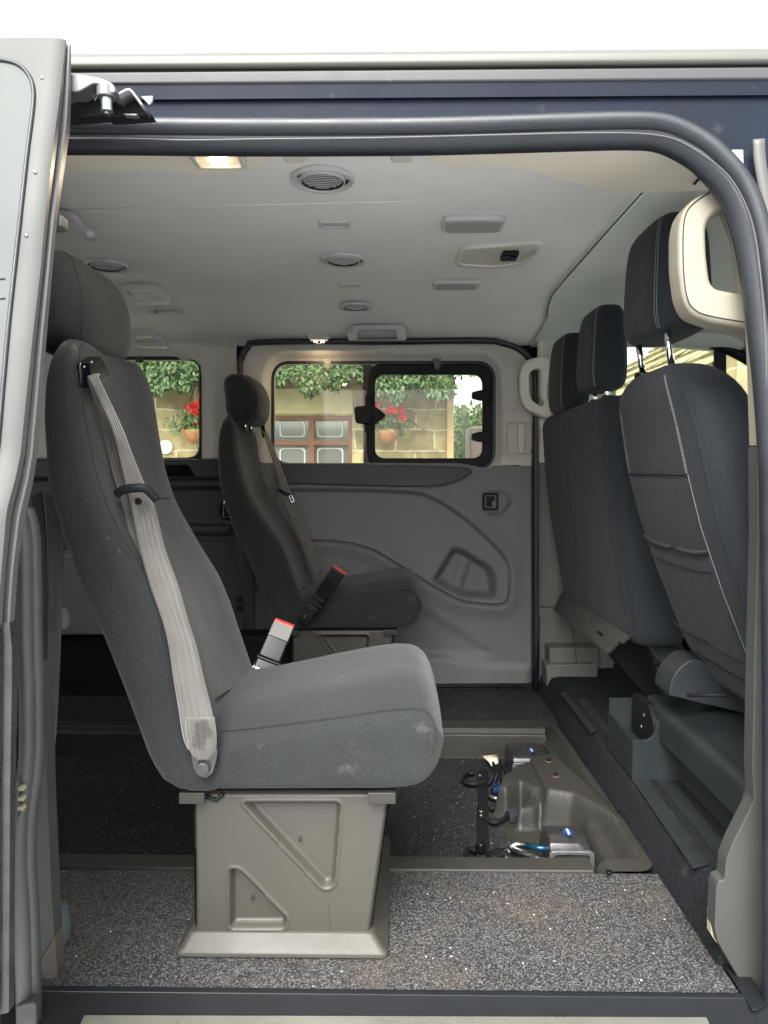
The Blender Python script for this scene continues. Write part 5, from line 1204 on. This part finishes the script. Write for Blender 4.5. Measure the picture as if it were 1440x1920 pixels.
loft('cushion', cs, 'seat_fabric_front', ps)

# accessory socket box on the cab step
sb = thing('socket_box', (.60, 1.78, .083), 'dark plastic floor box with open tray and two round power sockets', 'socket box')
A0 = P(1185, 1463, Z=.084); bx0, by0 = A0.x, A0.y; bx1 = P(1275, 1455, Y=by0).x; zt = P(1185, 1388, Y=by0).z
hgt = zt
Lb = [(bx0, by0), (bx1, by0), (bx1, by0 + .20), (bx0, by0 + .20)]
boxes('box_body', [(bx0, by0 + .006, .084, bx1, by0 + .20, zt - .035), (bx0 + .0003, by0 + .006, zt - .035, bx0 + .005, by0 + .1997, zt), (bx0 + .001, by0 + .19, zt - .035, bx1 - .001, by0 + .1994, zt + .04)], 'base_plastic', sb, bevel=.0012)
prism('box_front', rnd([(bx0, .084), (bx1, .084), (bx1, zt + .05), (bx0 + .055, zt + .05), (bx0 + .050, zt + .014), (bx0 + .035, zt), (bx0, zt)], [.001, .001, .004, .01, .012, .012, .004]), 'base_plastic', sb, 'Y', by0 - .001, by0 + .0057, px=False, bevel=.002)
pn = prism('socket_panel', rnd([(by0 + .01, zt - .04), (by0 + .17, zt - .04), (by0 + .165, zt + .065), (by0 + .05, zt + .07), (by0 + .01, zt + .04)], .015), 'plastic_black', sb, 'X', bx0 + .05, bx0 + .07, px=False, bevel=.004)
for q_ in ((1206, 1341), (1201, 1363)): q = P(*q_, X=bx0 + .0485); cyl('power_socket', q, .006, .004, 'steel', pn, 'X', n=14)

# =================================================================== REAR ROW BELT (left, hanging)
rb = thing('hanging_belt', tuple(P(95, 1440, Y=1.30)), 'dark zigzag-stitched seat belt hanging beside the left door pillar above a steel loop', 'seat belt')
ribbon('belt_strap', E([(84, 925, 1.30), (88, 1000, 1.30), (90, 1100, 1.30), (88, 1200, 1.30), (86, 1300, 1.30), (86, 1400, 1.30), (87, 1440, 1.30)]), E([(112, 935, 1.31), (118, 1000, 1.32), (118, 1100, 1.32), (114, 1200, 1.32), (110, 1300, 1.31), (104, 1390, 1.31), (99, 1430, 1.305)]), 'belt_webbing', rb, thick=.003)
ribbon('belt_strap', E([(60, 935, 1.27), (70, 1000, 1.27), (74, 1100, 1.27), (77, 1250, 1.27), (82, 1400, 1.27)]), E([(78, 920, 1.28), (86, 1000, 1.28), (88, 1100, 1.28), (88, 1250, 1.28), (88, 1400, 1.28)]), 'trim_dark', rb, thick=.003)
zz_ = [P(92 + 14 * (k % 2), 1146 + 4.2 * k, Y=1.296) for k in range(10)]
tube('belt_stitch', zz_, .0007, 'seam', rb, n=5)
tube('buckle_loop', [P(a, b, Y=1.30) for a, b in cat([(89, 1435), (99, 1440), (100, 1455), (95, 1470), (88, 1472), (88, 1450)], 4, True)], .003, 'chrome', rb, closed=True, n=8)
ref = prism('coat_hook', rnd([(116, 1139), (121, 1145), (127, 1168), (125, 1179), (115, 1179)], 3), 'white_plastic', None, 'Y', 2.1, 2.12, bevel=.003)
tag(ref, 'small white plastic tab showing beside the hanging belt, left of the nearest seat', 'plastic tab')

# =================================================================== TIE DOWN GEAR IN THE WELL
ZW = -.083
def retractor(label, px0, px1, pyb, L_, yaw, hgt=.07):
    c = P((px0 + px1) / 2, pyb, Z=ZW); hw = (P(px1, pyb, Z=ZW).x - P(px0, pyb, Z=ZW).x) / 2
    t = thing('tie_down_retractor', tuple(c), label, 'retractor', 'wheelchair tie down reels')
    def sec(x, f): return [Vector((c.x + x, c.y + y, ZW + z * f)) for y, z in ((0, .004), (0, hgt * .55), (.012, hgt * .85), (.035, hgt), (L_ * .6, hgt), (L_ * .85, hgt * .8), (L_, hgt * .4), (L_, .004))]
    loft('reel_housing', [sec(-hw, .96), sec(-hw + .004, 1), sec(hw - .03, 1), sec(hw - .006, .86), sec(hw, .7)], 'steel_dark', t, bevel=.005)
    ringp('housing_frame', [(c.x + a, ZW + b) for a, b in rrect(-hw - .002, 0, hw + .002, hgt * .72, .012)], [(c.x + a, ZW + b) for a, b in rrect(-hw + .008, .006, hw - .008, hgt * .60, .008)], 'galv', t, 'Y', c.y - .004, c.y + .006, px=False, bevel=.002)
    bd = [(c.x - .0 + .011 * math.cos(a), c.y + .040 + .017 * math.sin(a)) for a in np.linspace(0, 2 * math.pi, 24, endpoint=False)]
    prism('badge', bd, 'blue_enamel', t, 'Z', ZW + hgt, ZW + hgt + .002, px=False, bevel=.0005)
    prism('badge', rrect(c.x - .0025, c.y + .028, c.x + .0025, c.y + .052, .001), 'white_plastic', t, 'Z', ZW + hgt + .0021, ZW + hgt + .0026, px=False, bevel=0)
    return t, c
t1, c1 = retractor('silver and black tie-down reel with blue badge at the near corner of the well', 1032, 1112, 1640, .12, 0, .075)
t2, c2 = retractor('dark tie-down reel with silver frame at the far corner of the floor well', 962, 1040, 1462, .16, 0, .07)
# handles of the near reel
hA = thing('ratchet_handles', tuple(P(1000, 1600, Z=ZW)), 'pale alloy bar and blue-gripped bar leaning on the near tie-down reel', 'handle')
o = tube('alloy_bar', [P(962, 1592, Z=ZW + .018), P(1000, 1606, Z=ZW + .020), P(1034, 1618, Z=ZW + .024)], .0085, 'steel', hA, up=(0, 0, 1), rv=.006)
o = tube('alloy_bar', [P(955, 1590, Z=ZW + .02), P(968, 1583, Z=ZW + .024), P(990, 1585, Z=ZW + .026)], .0075, 'steel', hA, up=(0, 0, 1))
tube('blue_grip', [P(988, 1585, Z=ZW + .027), P(1008, 1590, Z=ZW + .028), P(1032, 1592, Z=ZW + .030)], .0072, 'blue_anod', hA, up=(0, 0, 1))
# floor rail
fr_ = thing('floor_rail', tuple(P(905, 1520, Z=ZW)), 'long flat black rail on the well floor with hooks and knobs', 'rail')
a = P(905, 1465, Z=ZW); b = P(903, 1600, Z=ZW); cxm = (a.x + b.x) / 2
prism('rail_bar', [(897, 1448), (914, 1448), (916, 1612), (893, 1612)], 'plastic_black', fr_, 'Z', ZW, ZW + .009, bevel=.002)
for (x_, y_) in ((901, 1596), (900, 1457), (902, 1525), (902, 1532)):
    q = P(x_, y_, Z=ZW + .012); big = y_ == 1596
    cyl('rail_knob', q, .013 if big else .006, .022 if big else .008, 'plastic_gloss' if big else 'steel', fr_, bevel=.004 if big else .002)
for pts in ([(930, 1600), (915, 1620), (885, 1618), (874, 1606), (878, 1592), (892, 1596)], [(926, 1460), (895, 1470), (875, 1468), (868, 1460), (876, 1450), (890, 1450)], [(905, 1532), (925, 1542), (945, 1535), (950, 1522), (938, 1514), (918, 1516)]):
    tube('rail_hook', [P(a_, b_, Z=ZW + .012) for a_, b_ in cat(pts, 5)], .006, 'plastic_black', fr_, up=(0, 0, 1))
hk = thing('strap_hooks', tuple(P(955, 1612, Z=ZW)), 'tangle of black straps and steel snap hooks left of the near tie-down reel', 'hooks')
for k, (a_, b_) in enumerate(((935, 1608), (950, 1605), (968, 1615), (978, 1618), (925, 1605))):
    c = P(a_, b_, Z=ZW + .012); ang = k * 1.3
    tube('snap_hook', [c + Vector((.018 * math.cos(t) * math.cos(ang) - .010 * math.sin(t) * math.sin(ang), .018 * math.cos(t) * math.sin(ang) + .010 * math.sin(t) * math.cos(ang), .006 * math.sin(2 * t + k))) for t in np.linspace(0, 2 * math.pi, 18, endpoint=False)], .0038, 'steel_dark' if k % 2 else 'plastic_black', hk, up=(0, 0, 1), closed=True, n=8)
ribbon('strap', [tuple(P(*q_, Z=z)) for q_, z in (((915, 1600), ZW + .012), ((935, 1590), ZW + .02), ((955, 1592), ZW + .016))], [tuple(P(*q_, Z=z)) for q_, z in (((918, 1615), ZW + .012), ((938, 1606), ZW + .016), ((960, 1604), ZW + .010))], 'plastic_black', hk, thick=.003)
h3 = thing('strap_bundle', tuple(P(930, 1470, Z=ZW)), 'bundle of black straps and wires with a curled paper label beside the far reel', 'strap')
pp = [P(904, 1418, Z=-.05), P(932, 1414, Z=-.05), P(936, 1430, Z=-.055), P(922, 1437, Z=-.06), P(916, 1428, Z=-.055)]
mesh('paper_label', pp, [[0, 1, 2, 3, 4]], 'paper', h3, solid=.001)
for k in range(5):
    tube('strap', [P(925 + k * 6, 1430 + (k % 2) * 5, Z=-.045), P(928 + 5 * k, 1450, Z=-.055 + .008 * (k % 2)), P(915 + 9 * k, 1472 + 3 * (k % 3), Z=-.076)], .0045, 'plastic_black', h3, up=(0, 0, 1), n=8)
tube('strap', [P(935, 1425, Z=-.04), P(952, 1450, Z=-.045), P(962, 1470, Z=-.07)], .003, 'plastic_black', h3, up=(0, 0, 1))
tube('steel_clip', [P(a_, b_, Z=-.07) for a_, b_ in cat([(936, 1472), (920, 1482), (918, 1492), (930, 1497), (940, 1494)], 4)], .006, 'steel', h3, up=(0, 0, 1))
prism('blue_pad', rnd([(922, 1474), (938, 1471), (938, 1484), (926, 1488)], 3), 'blue_enamel', h3, 'Z', -.072, -.066, bevel=.002)
sk = thing('strap_end', tuple(P(955, 1528, Z=ZW)), 'folded dark strap end lying between the rail and the moulded cover', 'strap')
prism('folded_strap', rnd([(930, 1512), (944, 1508), (950, 1522), (938, 1528)], 3), 'trim_dark', sk, 'Z', ZW + .002, ZW + .03, bevel=.005)
prism('folded_strap', rnd([(950, 1522), (968, 1520), (972, 1540), (956, 1545)], 3), 'trim_dark', sk, 'Z', ZW + .002, ZW + .02, bevel=.005)
# floor fitting next to the pedestal
fs = prism('floor_fitting', rnd([(690, 1662), (706, 1660), (722, 1678), (725, 1692), (720, 1698), (690, 1698)], 4), 'plastic_gloss', None, 'Y', 1.40, 1.44, bevel=.004)
tag(fs, 'small glossy black floor fitting peeping out behind the seat pedestal', 'floor fitting')

# =================================================================== OUTSIDE: cottage, plants
YC = 6.3
ct = thing('cottage', (P(560, 900, Y=YC).x, YC, -.62), 'sandstone cottage wall with cream lintel and brown casement seen through the far windows', 'cottage')
xr = P(846, 800, Y=YC).x; xl = -8
wx0, wx1, wz1 = P(470, 780, Y=YC).x, P(660, 780, Y=YC).x, P(600, 779, Y=YC).z
wz0 = wz1 - 1.0
def wallp(x0, z0, x1, z1): return (x0, YC, z0, x1, YC + .35, z1)
boxes('wall', [wallp(xl, -.62, wx0, 3.2), wallp(wx1, -.62, xr, 3.2), wallp(wx0, wz1, wx1, 3.2), wallp(wx0, -.62, wx1, wz0)], 'stone_blocks', ct)
prism('lintel', [(450, 728), (662, 728), (662, 775), (450, 775)], 'lintel', ct, 'Y', YC - .03, YC + .02, bevel=.008)
wf = ringp('window', [(wx0, wz0), (wx1, wz0), (wx1, wz1), (wx0, wz1)], [(wx0 + .035, wz0 + .04), (wx1 - .035, wz0 + .04), (wx1 - .035, wz1 - .035), (wx0 + .035, wz1 - .035)], 'wood_frame', ct, 'Y', YC + .02, YC + .10, px=False, bevel=.004)
mzs = [P(600, 830, Y=YC).z, P(600, 882, Y=YC).z]; mx_ = P(583, 800, Y=YC).x
boxes('glazing_bar', [(wx0, YC + .03, z - .02, wx1, YC + .09, z + .02) for z in mzs] + [(mx_ - .025, YC + .028, wz0, mx_ + .025, YC + .092, wz1)] , 'wood_frame', wf, bevel=.003)
boxes('glazing', [(wx0, YC + .08, wz0, wx1, YC + .085, wz1)], 'privacy_glass', wf)
boxes('dark_room', [(wx0 - .1, YC + .30, wz0 - .1, wx1 + .1, YC + .33, wz1 + .1)], 'room_dark', wf)
for (a0, a1) in ((520, 577), (590, 648)):
    for (b0, b1) in ((787, 822), (838, 876)):
        ringp('etched_border', rnd([(a0, b0), (a1, b0), (a1, b1), (a0, b1)], 1), rnd([(a0 + 9, b0 + 5), (a1 - 9, b0 + 5), (a1 - 5, b1 - 5), (a0 + 5, b1 - 5)], 5)[:24], 'lace', wf, 'Y', YC + .072, YC + .075, bevel=0) if False else None
        o_p = rnd([(a0 + 4, b0 + 2), (a1 - 4, b0 + 2), (a1 - 4, b1 - 2), (a0 + 4, b1 - 2)], 7, 4); i_p = rnd([(a0 + 7, b0 + 4), (a1 - 7, b0 + 4), (a1 - 7, b1 - 4), (a0 + 7, b1 - 4)], 8, 4)
        ringp('etched_border', o_p, i_p, 'lace', wf, 'Y', YC + .072, YC + .075, bevel=0)
ov = [(310 + 13 * math.cos(a), 838 + 13 * math.sin(a)) for a in np.linspace(0, 2 * math.pi, 28, endpoint=False)]
pl = prism('wall_plaque', ov, 'white_sign', None, 'Y', YC - .03, YC - .002, bevel=.004); tag(pl, 'white oval plaque fixed on the stone wall of the cottage', 'plaque')
mesh('plaque_rim', [P(300, 838, Y=YC)], [], 'white_sign', pl) if False else None
ps_ = prism('drain_post', [(838, 690), (851, 690), (851, 960), (838, 960)], 'post_wood', None, 'Y', YC - .07, YC - .005, bevel=.006); tag(ps_, 'tan upright post at the right corner of the stone cottage wall', 'post')

def leaves(n, fn, size, m, name, parent, seed=1, droop=.5):
    rs = random.Random(seed); V = []; F = []
    for _ in range(n):
        c, s_ = fn(rs)
        c = Vector(c); L_ = size * rs.uniform(.7, 1.25) * s_; w_ = L_ * rs.uniform(.17, .27)
        d_ = Vector((rs.uniform(-1, 1), rs.uniform(-.8, .3), rs.uniform(-1.2, .6) - droop)).normalized(); n1 = d_.cross(Vector((rs.uniform(-.3, .3), -1, rs.uniform(0, .8)))).normalized(); up_ = n1.cross(d_)
        k = len(V); V += [c, c + d_ * L_ * .45 + n1 * w_ + up_ * L_ * .05, c + d_ * L_, c + d_ * L_ * .45 - n1 * w_ + up_ * L_ * .05, c + d_ * L_ * .5 - up_ * L_ * .03]
        F += [[k, k + 1, k + 4], [k + 1, k + 2, k + 4], [k + 2, k + 3, k + 4], [k + 3, k, k + 4]]
    return mesh(name, V, F, m, parent, smooth=False)
iv = thing('wisteria', tuple(P(560, 700, Y=YC - .3)), 'leafy climbing plant hanging in a thick green fringe over the cottage wall', 'climbing plant')
def ivf(rs):
    px_ = rs.uniform(200, 905); lim = 722 + 12 * math.sin(px_ * .045) + 9 * math.sin(px_ * .11 + 1) + (14 if 690 < px_ < 790 else 0)
    if px_ > 790: lim = 745 - abs(px_ - 830) * .2
    if px_ > 850: lim = 560 + 150 * rs.random()
    py_ = 560 + (lim - 560) * rs.random() ** .55; return P(px_, py_, Y=YC - rs.uniform(.05, .55)), 1
leaves(17000, ivf, .048, 'ivy_leaf', 'foliage', iv, 3)
leaves(5000, ivf, .045, 'leaf_b', 'foliage_light', iv, 4)
for k in range(9):
    x = 220 + k * 78; tube('stem', [P(x + random.uniform(-8, 8) * j, 560 + 32 * j, Y=YC - .1) for j in range(6)], .012, 'stem_brown', iv, n=6)
def basket(x, y, label):
    c = P(x, y, Y=YC - .18); t = thing('hanging_basket', tuple(c), label, 'hanging basket', 'geranium baskets on the wall')
    rings = [[c + Vector((r_ * math.cos(a), r_ * math.sin(a), -h_)) for a in np.linspace(0, 2 * math.pi, 20, endpoint=False)] for r_, h_ in ((.092, 0), (.09, .03), (.076, .07), (.048, .10), (.016, .115))]
    loft('basket', rings, 'terracotta', t)
    def lf(rs): return c + Vector((rs.gauss(0, .08), rs.gauss(0, .06), rs.uniform(-.03, .12))), 1
    leaves(260, lf, .05, 'leaf_b', 'foliage', t, 9, 0)
    rs = random.Random(int(x)); V = []; F = []
    for k in range(6):
        hc = c + Vector((rs.uniform(-.12, .12), rs.uniform(-.12, 0), rs.uniform(.06, .22)))
        for _ in range(34):
            q = hc + Vector((rs.gauss(0, .015), rs.gauss(0, .015), rs.gauss(0, .015))); a = Vector((rs.uniform(-1, 1), rs.uniform(-1, 1), rs.uniform(-1, 1))).normalized(); b = a.orthogonal().normalized() * .014; d_ = a.cross(b).normalized() * .014
            k0 = len(V); V += [q - b - d_, q + b - d_, q + b + d_, q - b + d_]; F.append([k0, k0 + 1, k0 + 2, k0 + 3])
    mesh('flowers', V, F, 'petal', t, smooth=False)
    for s_ in (-1, 1): tube('wire', [c + Vector((.11 * s_, 0, 0)), c + Vector((0, .1, .42))], .004, 'plastic_black', t, n=5)
basket(728, 806, 'red geraniums in a hanging basket seen through the sliding pane of the far door'); basket(364, 806, 'red geraniums in a hanging basket seen through the rear quarter window')
hg = thing('hedge', tuple(P(880, 860, Y=8.5)), 'loose green shrub growing beyond the corner of the cottage', 'shrub')
leaves(2600, lambda rs: (P(860 + 110 * rs.random(), 0, Y=8.5) * 0 + P(852 + 130 * rs.random(), 905 - (905 - (775 + 14 * math.sin(rs.random() * 9))) * rs.random(), Y=8.5 + rs.uniform(-.4, .4)), 1), .09, 'leaf_b', 'foliage', hg, 5, -.6)
tube('stem', [P(880, 940, Y=8.5), P(885, 830, Y=8.5)], .03, 'stem_brown', hg, n=8)
bn = prism('garden_bin', [(880, 800), (925, 795), (925, 960), (882, 960)], 'bin_plastic', None, 'Y', 7.3, 7.8, bevel=.03); tag(bn, 'dull brown bin standing in front of the shrub beyond the cottage', 'bin')
# neighbouring house: stone slate roof running away from the camera
nh = thing('slate_roof_house', (3.4, 8, -.62), 'stone house with a mossy yellow slate roof seen through the cab window', 'house')
e0 = Vector((1.55, 10.6, 1.10)); e1 = Vector((1.55, 4.9, 1.10)); upv = Vector((.832, 0, .555)); V = []; F = []
nrow, ncol = 13, 20; rs = random.Random(2)
nrm = (e1 - e0).normalized().cross(upv).normalized()
if nrm.z < 0: nrm = -nrm
for r_ in range(nrow):
    h = .0 + r_ * .35; offx = rs.random() * .5
    cc = -offx
    while cc < ncol:
        wv = rs.uniform(.7, 1.5); a_, b_ = max(0, cc), min(ncol, cc + wv - .05); cc += wv
        if b_ <= a_: continue
        p0 = e0.lerp(e1, a_ / ncol) + upv * h; p1 = e0.lerp(e1, b_ / ncol) + upv * h; t_ = rs.uniform(.03, .05)
        q0 = p0 + upv * .40; q1 = p1 + upv * .40; k = len(V)
        V += [p0 + nrm * t_, p1 + nrm * t_, q1 + nrm * .003, q0 + nrm * .003, p0 - nrm * .0, p1 - nrm * .0]
        F += [[k, k + 1, k + 2, k + 3], [k + 4, k + 5, k + 1, k]]
mesh('roof', V, F, 'slate', nh, smooth=False)
top = upv * (nrow * .35)
mesh('roof_deck', [e0 - nrm * .01, e1 - nrm * .01, e1 + top - nrm * .01, e0 + top - nrm * .01], [[0, 1, 2, 3]], 'stem_brown', nh, smooth=False, solid=.05)
boxes('wall', [(1.8, 5.1, -.62, 5, 10.4, 1.12)], 'stone_blocks', nh)
gw = boxes('garden_wall', [(2.05, 4.5, -.62, 4.2, 4.8, 1.9)], 'stone_blocks'); tag(gw, 'rough yellow stone wall end seen in the small front pane of the cab window', 'wall')

for o in list(bpy.data.objects):
    if o.name.startswith('joint') and o.parent is None: pass
